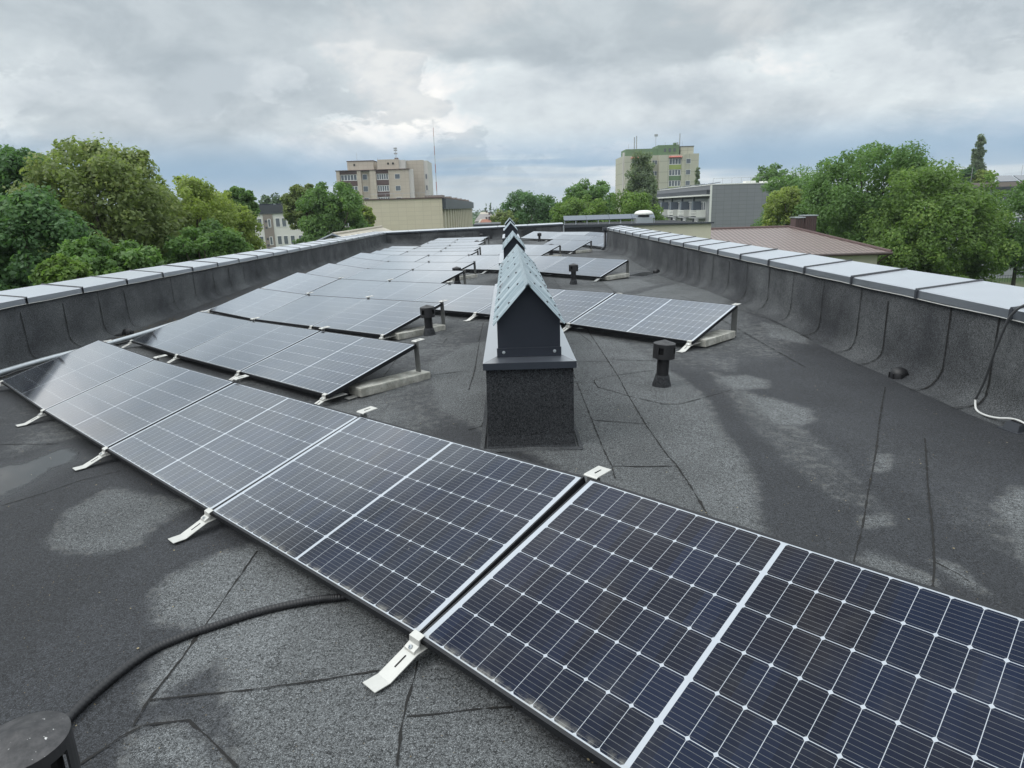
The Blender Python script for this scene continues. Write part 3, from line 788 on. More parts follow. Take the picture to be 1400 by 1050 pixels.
# ------------------------------------------------------------------ solar panels
PITCH = 1.775
TILT = R(16.1)
OFF = .10
def make_panel():
    root = empty("solar_panel")
    fr = MB(); lip, dp_ = .0122, .035
    fr.box((0, 0, -dp_), (PW, lip, 0)); fr.box((0, PH - lip, -dp_), (PW, PH, 0))
    ls_ = .0075
    fr.box((0, lip, -dp_), (ls_, PH - lip, 0)); fr.box((PW - ls_, lip, -dp_), (PW, PH - lip, 0))
    fr.build("frame", "frame_black", root)
    g = MB(); g.box((ls_, lip, -.007), (PW - ls_, PH - lip, -.0015))
    o = g.build("cell_sheet", "solar_cells", root)
    uvl = o.data.uv_layers.new(name="metres")
    for lp in o.data.loops:
        c = o.data.vertices[lp.vertex_index].co; uvl.data[lp.index].uv = (c.x, c.y)
    MB().box((PW * .5 - .06, PH - .16, -.028), (PW * .5 + .06, PH - .10, -.0085)).build("junction_box", "black_plastic", root)
    return root
panel0 = make_panel(); used = [False]
ORD = ["first", "second", "third", "fourth", "fifth", "sixth", "seventh", "eighth"]
def plan(s, c): r2 = math.sqrt(2); return ((c + s * r2) / 2, (c - s * r2) / 2)
def put_panel(p0, p1, label, group):
    o = panel0 if not used[0] else copy_tree(panel0); used[0] = True
    a = Vector((p0[0], p0[1], zr(*p0) + OFF)); b = Vector((p1[0], p1[1], zr(*p1) + OFF))
    U = (b - a).normalized(); H = Vector((-U.y, U.x, 0)).normalized()
    V = (H * math.cos(TILT) + Vector((0, 0, 1)) * math.sin(TILT)); V = (V - U * V.dot(U)).normalized(); N = U.cross(V)
    M = Matrix((U, V, N)).transposed().to_4x4(); M.translation = a
    # each panel is bolted down by hand: a trace of play
    M = M @ Matrix.Rotation(R(random.uniform(-.22, .22)), 4, "X") @ Matrix.Rotation(R(random.uniform(-.12, .12)), 4, "Y")
    o.matrix_world = M; tag(o, label, "solar panel", group); return o

def make_bracket(simple):
    root = empty("mounting_bracket")
    wd = .037; yt = PH * math.cos(TILT); zt = OFF + PH * math.sin(TILT)
    fs = MB(); prof = [(-.215, .014), (-.150, .012), (-.030, .056), (.03, .060), (.03, .064), (-.032, .060), (-.152, .016), (-.215, .018)]
    fs.prism(prof, 0, -wd, wd); rail = MB().box((-wd, .031, .060), (wd, .20, .063)).box((-wd, .201, .008), (wd, yt + .02, .012))
    cl = MB(); s_ = math.sin(TILT)
    cl.prism([(-.040, .058), (-.010, .062), (-.010, .088), (-.006, OFF + .001), (.014, OFF + .0068), (.014, OFF + .0100), (-.014, OFF + .0025), (-.016, .080), (-.034, .072), (-.040, .068)], 0, -.028, .028)
    po = MB(); po.box((-wd, yt + .028, .002), (wd, yt + .033, zt - .014))
    tb = MB(); tb.prism([(yt + .004, zt - .012), (yt + .012, zt - .008), (yt + .115, zt - .004), (yt + .115, zt + .000), (yt + .012, zt - .004), (yt + .004, zt - .008)], 0, -wd, wd)
    ft = MB(); ft.box((-wd, yt - .07, .0125), (wd, yt + .027, .0165))
    if simple:
        tb = MB().box((-.022, yt + .004, zt - .010), (.022, yt + .075, zt - .006))
        for k in (rail, po, tb, ft):
            n = len(fs.v); fs.v += k.v; fs.f += [tuple(i + n for i in q) for q in k.f]
        fs.build("bracket_strip", "post_steel", root); return root
    fs.build("front_strip", "aluminium", root, bevel=.001)
    MB().prism([(-.105, .0315), (-.055, .0498), (-.055, .0532), (-.105, .0349)], 0, -.003, .003).build("slot", "dark_void", root)
    c = cl.build("front_clamp", "aluminium", root, bevel=.001)
    b = MB().lathe([(.0085, 0), (.0085, .007), (.004, .0075), (.004, .004), (0, .004)], 10).build("bolt", "galvanised", c)
    b.location = (0, -.0290, .0725); b.rotation_euler = (R(55), 0, 0)
    rail.build("base_rail", "aluminium", root); po.build("rear_post", "post_steel", root)
    tb.build("rear_tab", "aluminium", root)
    MB().box((-.003, yt + .04, zt - .007), (.003, yt + .085, zt - .0005)).build("slot", "dark_void", root)
    ft.build("rear_foot", "aluminium", root); return root
br0 = {False: make_bracket(False), True: make_bracket(True)}; bused = {False: False, True: False}
def put_bracket(p, ang, simple, label):
    o = br0[simple] if not bused[simple] else copy_tree(br0[simple]); bused[simple] = True
    z = zr(*p); q = (p[0] - math.sin(ang), p[1] + math.cos(ang)); z2 = zr(*q)
    U = Vector((math.cos(ang), math.sin(ang), 0)); V = Vector((-math.sin(ang), math.cos(ang), (z2 - z))).normalized(); N = U.cross(V)
    M = Matrix((U, V, N)).transposed().to_4x4(); M.translation = (p[0], p[1], z); o.matrix_world = M
    tag(o, label, "bracket", "aluminium brackets carrying the panels")
def make_block():
    root = empty("concrete_block")
    mb = MB(); mb.box((-.10, 0, 0), (.10, 1.0, .085))
    mb.build("kerb_stone", "concrete", root, bevel=.008); return root
blk0 = make_block(); blk = [False]
def put_block(p, ang, label, scale=1.0):
    o = blk0 if not blk[0] else copy_tree(blk0); blk[0] = True
    o.location = (p[0], p[1], zr(*p) + .012); o.rotation_euler = (0, 0, ang); o.scale = (1, scale, 1)
    tag(o, label, "concrete block", "concrete kerb blocks weighing down the row ends")

# (row phrase, c at the right end, s of the right end, panels, drift of c along s)
ROWS = [
    ("the nearest row", 1.725, .035, 5, .030),
    ("the second row", 4.00, -5.10, 3, .004),
    ("the third row", 6.80, -7.08, 3, .03),
    ("the long fourth row", 9.24, -3.70, 6, .0),
    ("the fifth row", 11.62, -10.5, 3, .0),
    ("the sixth row", 13.90, -11.95, 3, .0),
    ("the long seventh row", 16.30, -8.76, 6, .0),
    ("the eighth row", 18.15, -15.10, 3, .0),
    ("the ninth row", 19.85, -16.30, 3, .0),
    ("the long tenth row", 21.45, -13.86, 5, .0),
    ("the eleventh row", 23.85, -19.1, 2, .0),
    ("the twelfth row", 26.0, -20.7, 2, .0),
    ("the last left row", 28.3, -22.2, 2, .0),
    ("the short row right of third chimney", 25.0, -14.6, 1, .0),
    ("the far parapet-end row", 30.2, -15.5, 2, .0),
    ("the dark last right row", 33.6, -17.6, 3, .0),
]
BLOCK = {1: 4.42, 2: 7.05, 3: 9.50, 4: 11.9, 5: 14.2, 6: 16.55, 7: 18.4, 8: 20.1, 9: 21.7, 13: 25.2}
for ri, (phr, c0, sr, n, dr) in enumerate(ROWS):
    cs_ = lambda s: c0 + dr * min(0.0, s - sr + (1.775 if ri == 0 else 0))
    grp = "solar panels in slanting rows on the roof"
    for j in range(n):
        s1 = sr - j * PITCH; s0 = s1 - PW
        lab = f"dark solar panel, {ORD[j]} from the right in {phr}" if n > 1 else f"single dark solar panel forming {phr}"
        p0, p1 = plan(s0, cs_(s0)), plan(s1, cs_(s1))
        put_panel(p0, p1, lab, grp)
        ang = math.atan2(p1[1] - p0[1], p1[0] - p0[0])
        gap = (PITCH - PW) / 2
        if j == 0:
            put_bracket(plan(s1 - (.035 if ri else -gap), cs_(s1)), ang, ri > 2 and ri != 3, f"aluminium bracket at the right end of {phr}")
        ww = f"left of the {ORD[j]} panel from the right" if j < n - 1 else "at the left end"
        put_bracket(plan(s0 - gap if j < n - 1 else s0 + .035, cs_(s0)), ang, ri > 2 and ri != 3, f"aluminium bracket {ww} in {phr}" if j < n - 1 else f"aluminium bracket {ww} of {phr}")
    if ri in BLOCK:
        cb = BLOCK[ri]; p = plan(sr - .04, cb)
        put_block(p, ang, f"weathered concrete block under the right end of {phr}", .80 if ri != 3 else .70)

# ------------------------------------------------------------------ cables, conduit, drains
def curve_pts(P, n=8):
    P = [Vector(p) for p in P]; out = []
    for i in range(len(P) - 1):
        p0, p1, p2, p3 = P[max(i - 1, 0)], P[i], P[i + 1], P[min(i + 2, len(P) - 1)]
        for k in range(n):
            t = k / n
            out.append(.5 * ((2 * p1) + (p2 - p0) * t + (2 * p0 - 5 * p1 + 4 * p2 - p3) * t * t + (3 * p1 - p0 - 3 * p2 + p3) * t ** 3))
    out.append(P[-1]); return out
hp = [(-1.36, 1.42), (-1.46, 1.62), (-1.514, 1.852), (-1.491, 2.041), (-1.425, 2.215), (-1.328, 2.307), (-1.211, 2.375), (-1.087, 2.441), (-.949, 2.487), (-.832, 2.511), (-.74, 2.516), (-.5, 2.56), (-.2, 2.75)]
P = curve_pts([(x, y, zr(x, y) + .019) for x, y in hp], 40)
rr = [.0155 + (.0022 if i % 4 < 2 else 0) for i in range(len(P))]
ho = MB().tube(P, rr, 10).build("conduit", "black_plastic", None, True)
tag(ho, "ribbed black conduit curving over the felt and under the nearest panels", "conduit")

tray = [(-6.02, 6.6), (-6.0, 7.4), (-5.96, 8.4), (-5.68, 9.85), (-5.52, 12.0), (-5.5, 15.2), (-5.47, 19.7)]
P = curve_pts([(x, y, zr(x, y) + .05) for x, y in tray], 6)
tr = empty("cable_tray", tuple(P[0]), 0, "long galvanised cable tray lying along the left ends of the panel rows", "cable tray")
MB().tube([p - P[0] for p in P], .036, 8).build("cover", "galvanised", tr, True)
P2 = [p - P[0] + Vector((.09, .1, -.025 + .006 * math.sin(i * 1.7))) for i, p in enumerate(P)]
MB().tube(P2, .012, 6).build("cable", "black_plastic", tr, True)
for i in range(2, len(P), 5):
    q = P[i] - P[0]; MB().box((q.x - .06, q.y - .03, -.06 + q.z), (q.x + .06, q.y + .03, -.028 + q.z)).build("support_foot", "black_plastic", tr)
P = curve_pts([(x, y, zr(x, y) + .05) for x, y in ((-5.75, 25.0), (-5.62, 27.5), (-5.0, 29.3), (-4.7, 29.9))], 6)
t2 = MB().tube(P, .036, 8).build("cable_tray", "galvanised", None, True)
tag(t2, "short far length of galvanised cable tray bending towards the last left rows", "cable tray")

cp_ = [(4.35, 4.42, .93), (4.1, 4.5, .90), (3.85, 4.60, .868), (3.68, 4.70, .852), (3.625, 4.78, .76), (3.61, 4.82, .62), (3.60, 4.86, .45), (3.60, 4.91, .24), (3.585, 4.955, .075)]
blackc = MB().tube(curve_pts(cp_, 8), .0092, 8)
cb = empty("cable", (3.6, 4.9, 0), 0, "thick cable hanging over the right parapet, black above and white below", "cable")
blackc.v = [(x - 3.6, y - 4.9, z) for x, y, z in blackc.v]
blackc.build("black_sleeve", "grey_sleeve", cb, True)
wp_ = [(3.585, 4.955, .075), (3.565, 4.90, .025), (3.535, 4.76, .022), (3.545, 4.64, .035), (3.56, 4.53, .062), (3.56, 4.42, .065), (3.54, 4.28, .03), (3.50, 4.0, .02), (3.4, 3.6, .02)]
wc = MB().tube(curve_pts([(x - 3.6, y - 4.9, z + zr(x, y) * (1 if z < .07 else 0)) for x, y, z in wp_], 8), .008, 8)
wc.build("white_sheath", "white_cable", cb, True)
ft = empty("cable_support", (3.55, 4.45, zr(3.55, 4.45)), R(10), "small black plastic block holding the white cable off the felt", "cable support")
mb = MB(); mb.v = [(-.085, -.085, 0), (.085, -.085, 0), (.085, .085, 0), (-.085, .085, 0), (-.085, -.085, .008), (.085, -.085, .008), (.085, .085, .008), (-.085, .085, .008), (-.062, -.062, .008), (.062, -.062, .008), (.062, .062, .008), (-.062, .062, .008), (-.045, -.05, .058), (.045, -.05, .058), (.045, .05, .058), (-.045, .05, .058)]
mb.f = [(3, 2, 1, 0)] + [(a, (a + 1) % 4, (a + 1) % 4 + 4, a + 4) for a in range(4)] + [(4 + a, 4 + (a + 1) % 4, 8 + (a + 1) % 4, 8 + a) for a in range(4)] + [(8 + a, 8 + (a + 1) % 4, 12 + (a + 1) % 4, 12 + a) for a in range(4)] + [(12, 13, 14, 15)]
fb_ = mb.build("block", "anthracite", ft)
MB().box((-.012, -.05, .058), (.022, .05, .066)).build("clip", "black_plastic", ft)

def drain(x, y, ang, label):
    g = empty("roof_drain", (x, y, zr(x, y)), ang, label, "drain", "drains at the foot of the parapets")
    b = MB().lathe([(.075, .0), (.075, .05), (.06, .085), (.03, .10), (0, .102)], 14); 
    b.build("leaf_guard", "black_plastic", g, True)
    MB().box((-.02, -.09, .0), (.22, .09, .012)).build("outlet_pan", "dark_void", g)
    for k in range(7):
        a = 2 * math.pi * k / 7
        MB().box((.078 * math.cos(a) - .005, .078 * math.sin(a) - .005, 0), (.078 * math.cos(a) + .005, .078 * math.sin(a) + .005, .055)).build("rib", "black_plastic", g)
    return g
drain(3.58, 5.98, 0, "black drain guard at the foot of the nearer right parapet")
drain(3.55, 16.2, 0, "small far drain beside the puddle at the right parapet foot")
drain(-6.0, 10.4, math.pi, "drain outlet among leaf litter at the left parapet foot")
# leaf litter and moss gathered along the left wall foot
lm = MB()
for _ in range(900):
    y = random.choice((random.gauss(10.4, .9), random.uniform(7, 21), random.gauss(26, 1.2))); x = XL + .30 + abs(random.gauss(0, .16))
    s = random.uniform(.008, .024); a = random.uniform(0, 6.3); z = zr(x, y) + .012 + random.uniform(0, .012)
    lm.quad(*[(x + s * math.cos(a + k * 1.57) * (1 if k % 2 else .6), y + s * math.sin(a + k * 1.57), z + random.uniform(-.004, .006)) for k in range(4)])
plain("litter", (.075, .058, .032), .9, var=.6, scale=30)
lo = lm.build("leaf_litter", "litter"); tag(lo, "brown leaf litter gathered along the foot of the left parapet", "litter", kind="stuff")
# small twig bits and pale grit on the nearer felt
gm = MB()
for _ in range(420):
    x, y = random.uniform(-4, 3.5), random.uniform(1.3, 8); s = random.uniform(.0025, .006); a = random.uniform(0, 6.3); z = zr(x, y) + .009
    gm.quad(*[(x + s * math.cos(a + k * 1.57) * (1 if k % 2 else .45), y + s * math.sin(a + k * 1.57), z) for k in range(4)])
plain("grit", (.30, .25, .15), .9, var=.6, scale=30)
tag(gm.build("grit", "grit"), "pale grit and seed husks scattered over the felt", "grit", kind="stuff")
# ------------------------------------------------------------------ far setting
GZ = -10.0
g = MB(); g.quad((-1500, -120, GZ), (1500, -120, GZ), (1500, 2000, GZ), (-1500, 2000, GZ))
tag(g.build("ground", "lawn"), kind="structure")

def window(b, x0, x1, z0, z1, y, cols=2, fr="window_frame", depth=.05, fw=.07, name="window"):
    """window in a wall whose outer face is at local y; faces -Y"""
    m_ = MB(); w_ = x1 - x0
    m_.box((x0, y - depth, z0), (x1, y + .02, z0 + fw)); m_.box((x0, y - depth, z1 - fw), (x1, y + .02, z1))
    xs_ = [x0 + (w_ - fw) * i / cols for i in range(cols + 1)]
    for x in xs_: m_.box((x, y - depth, z0 + fw), (x + fw, y + .02, z1 - fw))
    f = m_.build(name, fr, b)
    MB().quad((x0 + .01, y - depth * .3, z0 + .01), (x1 - .01, y - depth * .3, z0 + .01), (x1 - .01, y - depth * .3, z1 - .01), (x0 + .01, y - depth * .3, z1 - .01))
    p = MB(); p.box((x0 + .01, y - depth * .35, z0 + .01), (x1 - .01, y - depth * .25, z1 - .01)); p.build("pane", "window_glass", f)
    return f
def window_x(b, y0, y1, z0, z1, x, cols=2, fr="window_frame", depth=.05, fw=.07):
    """window in a wall whose outer face is at local x; faces -X"""
    m_ = MB(); w_ = y1 - y0
    m_.box((x - depth, y0, z0), (x + .02, y1, z0 + fw)); m_.box((x - depth, y0, z1 - fw), (x + .02, y1, z1))
    for i in range(cols + 1):
        y = y0 + (w_ - fw) * i / cols; m_.box((x - depth, y, z0 + fw), (x + .02, y + fw, z1 - fw))
    f = m_.build("window", fr, b)
    MB().box((x - depth * .35, y0 + .01, z0 + .01), (x - depth * .25, y1 - .01, z1 - .01)).build("pane", "window_glass", f)
def part(b, lo, hi, name, mat, parent=None):
    return MB().box(lo, hi).build(name, mat, parent or b)
def pole(b, x, y, z0, z1, r=.06, mat="antenna_steel", name="antenna"):
    return MB().tube([(x, y, z0), (x, y, z1)], r, 6).build(name, mat, b)

# tower block on the left, beige cladding with brown balcony bands
tb = empty("tower_block", (-44.2, 183, GZ), 0, "beige tower block with brown balcony bands behind the round dark tree", "building")
K = .2
X_ = lambda px: (px - 459) * K
T = 22.1
part(tb, (0, 2.2, 0), (17.0, 12, T - .05), "core_wall", "tower_cladding")
for a, b_ in ((0, .9), (5.4, 6.4), (8.7, 10.3), (13.6, 13.9)): part(tb, (a, 0, 0), (b_, 2.3, T - .2), "pier", "tower_cladding")
part(tb, (13.9, .1, 0), (18.9, 2.3, T - .1), "right_wing_wall", "tower_cladding")
part(tb, (6.4, .9, 0), (8.7, 2.25, T - .3), "recess_wall", "tower_cladding")
part(tb, (18.9, .35, 0), (19.9, 2.25, T - .15), "side_wall", "tower_side")
part(tb, (17.0, 6, 0), (22.2, 18, T + 2.4), "rear_block", "tower_cladding"); part(tb, (22.2, 6.2, 0), (23.2, 17.9, T + 2.25), "rear_side", "tower_side")
part(tb, (-.15, -.15, T - .2), (19.1, 2.4, T), "roof_edge", "brown_panel")
part(tb, (2.4, 3, T), (9.3, 9, T + 2.3), "penthouse", "tower_cladding"); part(tb, (2.3, 2.9, T + 2.3), (9.4, 9.1, T + 2.5), "penthouse_edge", "brown_panel")
part(tb, (10.4, 3, T), (16.0, 9, T + 2.6), "lift_house", "tower_cladding"); part(tb, (16.0, 3.4, T), (17.6, 8, T + 2.4), "lift_side", "tower_side")
part(tb, (4.1, 2.9, T + 1.2), (4.5, 2.99, T + 1.7), "vent_hole", "dark_void")
for x in (13.0, 14.3): part(tb, (x, 2.9, T + 1.3), (x + .45, 2.99, T + 1.8), "vent_hole", "dark_void")
part(tb, (14.7, 5, T + 2.6), (15.6, 6, T + 3.1), "roof_box", "brown_panel")
for k in range(7):
    z = T - 1.0 - 2.95 * k - 1.6
    if z < 1: break
    for a, b_, n in ((.9, 5.4, 3), (10.3, 13.6, 3)):
        part(tb, (a, .35, z - 1.3), (b_, 2.3, z - .02), "balcony_panel", "brown_panel")
        window(tb, a + .1, b_ - .1, z, z + 1.55, .55, 5, depth=.1, fw=.14)
        if k == 0: part(tb, (a, .3, z + 1.57), (b_, 2.3, T - .21), "balcony_head", "brown_panel")
    window(tb, 6.6, 7.9, z + .1, z + 1.5, .88, 1)
    window(tb, 15.2, 16.6, z + .05, z + 1.35, .08, 1)
    MB().box((22.6, 6.1, z + .2), (22.9, 6.19, z + 1.4)).build("window", "window_glass", tb)
an = pole(tb, 15.3, 4, T + 2.6, T + 5.6, .07); 
for dz_ in (3.9, 4.7, 5.2): MB().box((14.8, 3.9, T + dz_), (15.7, 4.1, T + dz_ + .35)).build("dish", "antenna_steel", an)
pole(tb, 4.7, 5, T + 2.5, T + 4.6, .03); pole(tb, 10.2, 5, T, T + 3.2, .03)

# tower block on the right, green top
tg = empty("tower_block", (32.0, 190, GZ), 0, "olive and green tower block with rooftop aerials behind the birch", "building")
T = 24.2
part(tg, (0, 2, 0), (20.3, 14, T - .1), "core_wall", "olive_cladding")
for a, b_, y in ((.4, 2.1, 0), (5.4, 7.9, .5), (9.7, 12.3, 0), (15.7, 16.6, 0)): part(tg, (a, y, 0), (b_, 2.1, T - .2), "pier", "olive_cladding")
part(tg, (16.6, .2, 0), (20.35, 2.1, T - .05), "right_wing_wall", "olive_cladding")
part(tg, (0, 1.2, 0), (.4, 2.1, T + .8), "side_wall", "tower_side")
part(tg, (.9, 2.4, T - .1), (9.7, 10, T + 1.7), "green_parapet", "green_panel"); part(tg, (9.7, 2.2, T - .1), (15.4, 10, T + 2.5), "green_lift_house", "green_panel")
part(tg, (13.9, 2.0, T + 2.5), (14.6, 3, T + 3.0), "green_turret", "green_panel")
part(tg, (16.0, 3, T - .1), (19.6, 10, T + 2.0), "beige_penthouse", "olive_cladding"); part(tg, (15.9, 2.9, T + 2.0), (19.7, 10.1, T + 2.15), "penthouse_edge", "dark_fascia")
for x in (11.3, 12.6, 13.9): window(tg, x, x + .55, T + .75, T + 1.6, 2.18, 1, "dark_fascia")
for k in range(8):
    z = T - 1.0 - 2.85 * k - 1.75
    if z < 1: break
    for a, b_ in ((2.1, 5.4), (12.3, 15.7)):
        part(tg, (a, .3, z - 1.2), (b_, 2.1, z - .02), "balcony_panel", "lime_panel" if k % 2 == 0 else "green_panel")
        window(tg, a + .05, b_ - .05, z, z + 1.6, .5, 4, depth=.1, fw=.14)
    window(tg, 16.9, 18.2, z + .15, z + 1.45, .18, 1)
    window(tg, 8.1, 9.5, z + .15, z + 1.4, 1.98, 2)
for a, b_ in ((1.9, 5.9), (12.2, 15.8)):
    m_ = MB(); m_.prism([(-.3, T - .95), (2.1, T - .55), (2.1, T - .4), (-.3, T - .75)], 0, a, b_); m_.build("red_canopy", "red_sheet", tg)
for x, h_ in ((3.7, 5.0), (4.3, 5.3)): pole(tg, x, 5, T + 1.6, T + h_, .14)
m_ = pole(tg, 9.6, 5, T + 1.6, T + 5.4, .05); MB().box((9.2, 4.8, T + 5.0), (10.1, 5.1, T + 5.6)).build("antenna_head", "antenna_steel", m_)
pole(tg, 16.2, 5, T + 2, T + 5.6, .13); pole(tg, 15.6, 5, T + 2, T + 3.3, .25); pole(tg, 16.9, 5, T + 2, T + 3.6, .03); pole(tg, 2.1, 5, T + 1.6, T + 3.2, .03); pole(tg, 12.2, 5, T + 2.4, T + 3.4, .04)

# beige clad block in the middle distance
yb = empty("apartment_block", (-20.5, 100, GZ), 0, "long block with a blank beige tiled end wall, left of the red mast", "building")
part(yb, (0, 0, 0), (11.2, 84, 13.15), "end_wall", "beige_cladding")
part(yb, (-.1, -.15, 13.15), (11.3, 84, 13.30), "roof_edge", "brown_panel")
part(yb, (-.6, 2, 0), (-.02, 4, 11.0), "brown_strip", "brown_panel")
for i in range(16):
    y0 = 1.0 + i * 5.2
    part(yb, (11.2, y0, 0), (11.45, y0 + 2.0, 11.55), "pilaster", "pilaster")
    for k in range(4):
        zz = 8.9 - 2.8 * k; MB().box((11.2, y0 + 2.4, zz), (11.26, y0 + 3.7, zz + 1.5)).build("window", "window_glass", yb)
MB().box((11.2, .1, 11.6), (11.75, 84, 13.1)).build("dark_fascia", "dark_fascia", yb)
for i in range(6):
    part(yb, (8.5, 2 + i * 13.5, 13.3), (11.2, 5 + i * 13.5, 13.62), "chimney_cap", "taupe_wall")
rl = MB()
for x in np.arange(.6, 9, 1.2): rl.tube([(x, 1.0, 13.3), (x, 1.0, 14.0)], .025, 5)
rl.tube([(.6, 1.0, 14.0), (9, 1.0, 14.0)], .025, 5); rl.build("roof_rail", "antenna_steel", yb)
for x in (8.6, 9.1): pole(yb, x, 3, 13.3, 14.4, .04)

# pale block far left between the trees
lb = empty("apartment_block", (-42.5, 110, GZ), 0, "pale four storey block with a taupe strip, between trees on the left", "building")
part(lb, (0, 0, 0), (12, 12, 11.7), "wall", "white_wall"); part(lb, (-.2, -.2, 11.7), (12.2, 12, 13.05), "dark_parapet", "dark_fascia")
part(lb, (3.7, -.12, 0), (5.2, -.003, 11.65), "taupe_strip", "taupe_wall")
for i in range(4): part(lb, (.6 + i * 2.6, .5, 13.05), (2.8 + i * 2.6, 1.6, 13.25), "roof_panel", "panel_far")
for k in range(4):
    z = 9.6 - 2.75 * k
    for x in (.4, 1.5, 2.7, 5.6, 6.6, 7.7, 9.0, 10.2): window(lb, x, x + .75, z, z + 1.4, -.003, 1, "window_frame", .05, .06)
    window(lb, 4.4, 4.9, z, z + 1.3, -.13, 1, "window_frame", .04)
    window(lb, 3.95, 4.25, z - .2, z + .1, -.13, 1, "dark_fascia", .04); window(lb, 3.95, 4.25, z + .8, z + 1.1, -.13, 1, "dark_fascia", .04)

# grey block with balconies on the right
gb = empty("apartment_block", (29.2, 100, GZ), 0, "grey block with white balconies and a blank grey tiled end wall", "building")
part(gb, (.4, 0, 0), (14, 44, 13.85), "end_wall", "grey_cladding"); part(gb, (.35, -.05, 13.85), (14.1, 44, 13.97), "roof_edge", "pale_sheet")
part(gb, (.0, .02, 0), (.39, 44, 12.0), "balcony_wall", "grey_wall"); part(gb, (-.9, -.02, 12.35), (.38, 44, 12.55), "eaves", "pale_sheet")
part(gb, (-.35, -.02, 12.56), (.38, 44, 13.2), "fascia", "dark_fascia")
part(gb, (.12, -.06, 0), (.42, -.003, 13.8), "corner_trim", "pale_sheet")
pb = 0
for i in range(6):
    yc = 1.2 + i * 7.0
    part(gb, (-.25, yc + 6.2, 0), (-.003, yc + 6.5, 12.3), "downpipe_pier", "dark_fascia")
    for k in range(4):
        z = 12.1 - 2.75 * (k + 1)
        fl = part(gb, (-1.45, yc, z - .16), (-.003, yc + 3.9, z), "balcony_floor", "pale_grey_wall")
        for q in range(4): MB().box((-1.46, yc - .02, z + .18 + q * .22), (-1.42, yc + 3.92, z + .34 + q * .22)).build("railing", "pale_sheet", fl)
        MB().box((-1.44, yc - .02, z + .02), (-.02, yc + .02, z + 1.05)).build("side_panel", "pale_sheet", fl)
        window_x(gb, yc + .4, yc + 1.3, z + .05, z + 2.2, -.004, 1); window_x(gb, yc + 1.35, yc + 2.8, z + .8, z + 2.2, -.004, 2); window_x(gb, yc + 4.5, yc + 5.8, z + .8, z + 2.1, -.004, 2)
        if k == 0: part(gb, (-1.2, yc + 2.7, z + .01), (-.01, yc + 3.6, z + 2.3), "glazed_screen", "bluish_sheet")
for i in range(5):
    for q in range(3):
        y0 = 2 + i * 8 + q * 1.9
        m_ = MB(); m_.prism([(.6, 13.97), (2.2, 14.22), (2.2, 14.29), (.6, 14.04)], 1, y0, y0 + 1.75); m_.build("roof_panel", "panel_far", gb)
rl = MB()
for x in np.arange(.7, 8, 1.35): rl.tube([(x, .6, 13.97), (x, .6, 14.75)], .02, 5)
rl.tube([(.7, .6, 14.75), (8, .6, 14.75)], .02, 5); rl.build("roof_rail", "antenna_steel", gb)
part(gb, (5.6, 1, 13.97), (7.0, 2.4, 14.3), "roof_hatch", "pale_sheet"); part(gb, (8.2, 1, 13.97), (10.6, 3, 14.2), "roof_hatch", "pale_sheet")

# low building with a brown metal tile hip roof
hb = empty("brown_roof_house", (0, 0, 0), 0, "low cream building with brown metal tile hip roof beside the right parapet", "building")
ze, zg = -1.60, -.30
rf = MB()
fr_, ba, rr_ = 40.0, 56.0, 22.6
def roofpoly(P, origin, rotz=0):
    pass
rf.v = [(8.0, fr_, ze), (rr_, fr_, ze), (19.7, 48, zg), (8.0, 48, zg), (rr_, ba, ze), (8.0, ba, ze)]
rf.f = [(0, 1, 2, 3), (4, 5, 3, 2)]
ro = rf.build("roof", "brown_tile", hb)
hip = MB(); hip.v = [(-8, 0, ze), (8, 0, ze), (0, 2.9, zg)]; hip.f = [(0, 1, 2)]
ho_ = hip.build("hip_face", "brown_tile", ro); ho_.location = (rr_, 48, 0); ho_.rotation_euler = (0, 0, R(90)); hip = None
rg = MB(); rg.tube([(8, 48, zg + .02), (19.7, 48, zg + .02), (rr_, fr_, ze + .03)], .10, 8); rg.tube([(19.7, 48, zg + .02), (rr_, ba, ze + .03)], .10, 8); rg.build("ridge_caps", "brown_panel", ro)
part(hb, (8.2, fr_ + .5, GZ), (rr_ - .5, ba - .5, ze - .05), "wall", "cream_render")
MB().tube([(8, fr_ - .06, ze - .06), (rr_ + .05, fr_ - .06, ze - .06)], .085, 8).build("gutter", "gutter_brown", hb)
MB().tube([(rr_ - .1, fr_ - .05, ze - .1), (rr_ - .5, fr_ + .35, ze - .6), (rr_ - .45, fr_ + .42, GZ)], .055, 8).build("downpipe", "gutter_brown", hb)
for x0, x1 in ((20.05, 20.62), (20.68, 21.5)):
    c_ = part(hb, (x0, 47.7, -1.2), (x1, 48.6, .30 if x0 < 20.5 else .42), "chimney", "brown_panel")
    MB().box((x0 - .06, 47.62, .30 if x0 < 20.5 else .42), (x1 + .06, 48.68, .37 if x0 < 20.5 else .49)).build("chimney_cap", "galvanised", c_)
    for q in np.arange(x0 + .04, x1, .14): MB().box((q, 47.66, -1.2), (q + .03, 47.698, .29)).build("rib", "gutter_brown", c_)

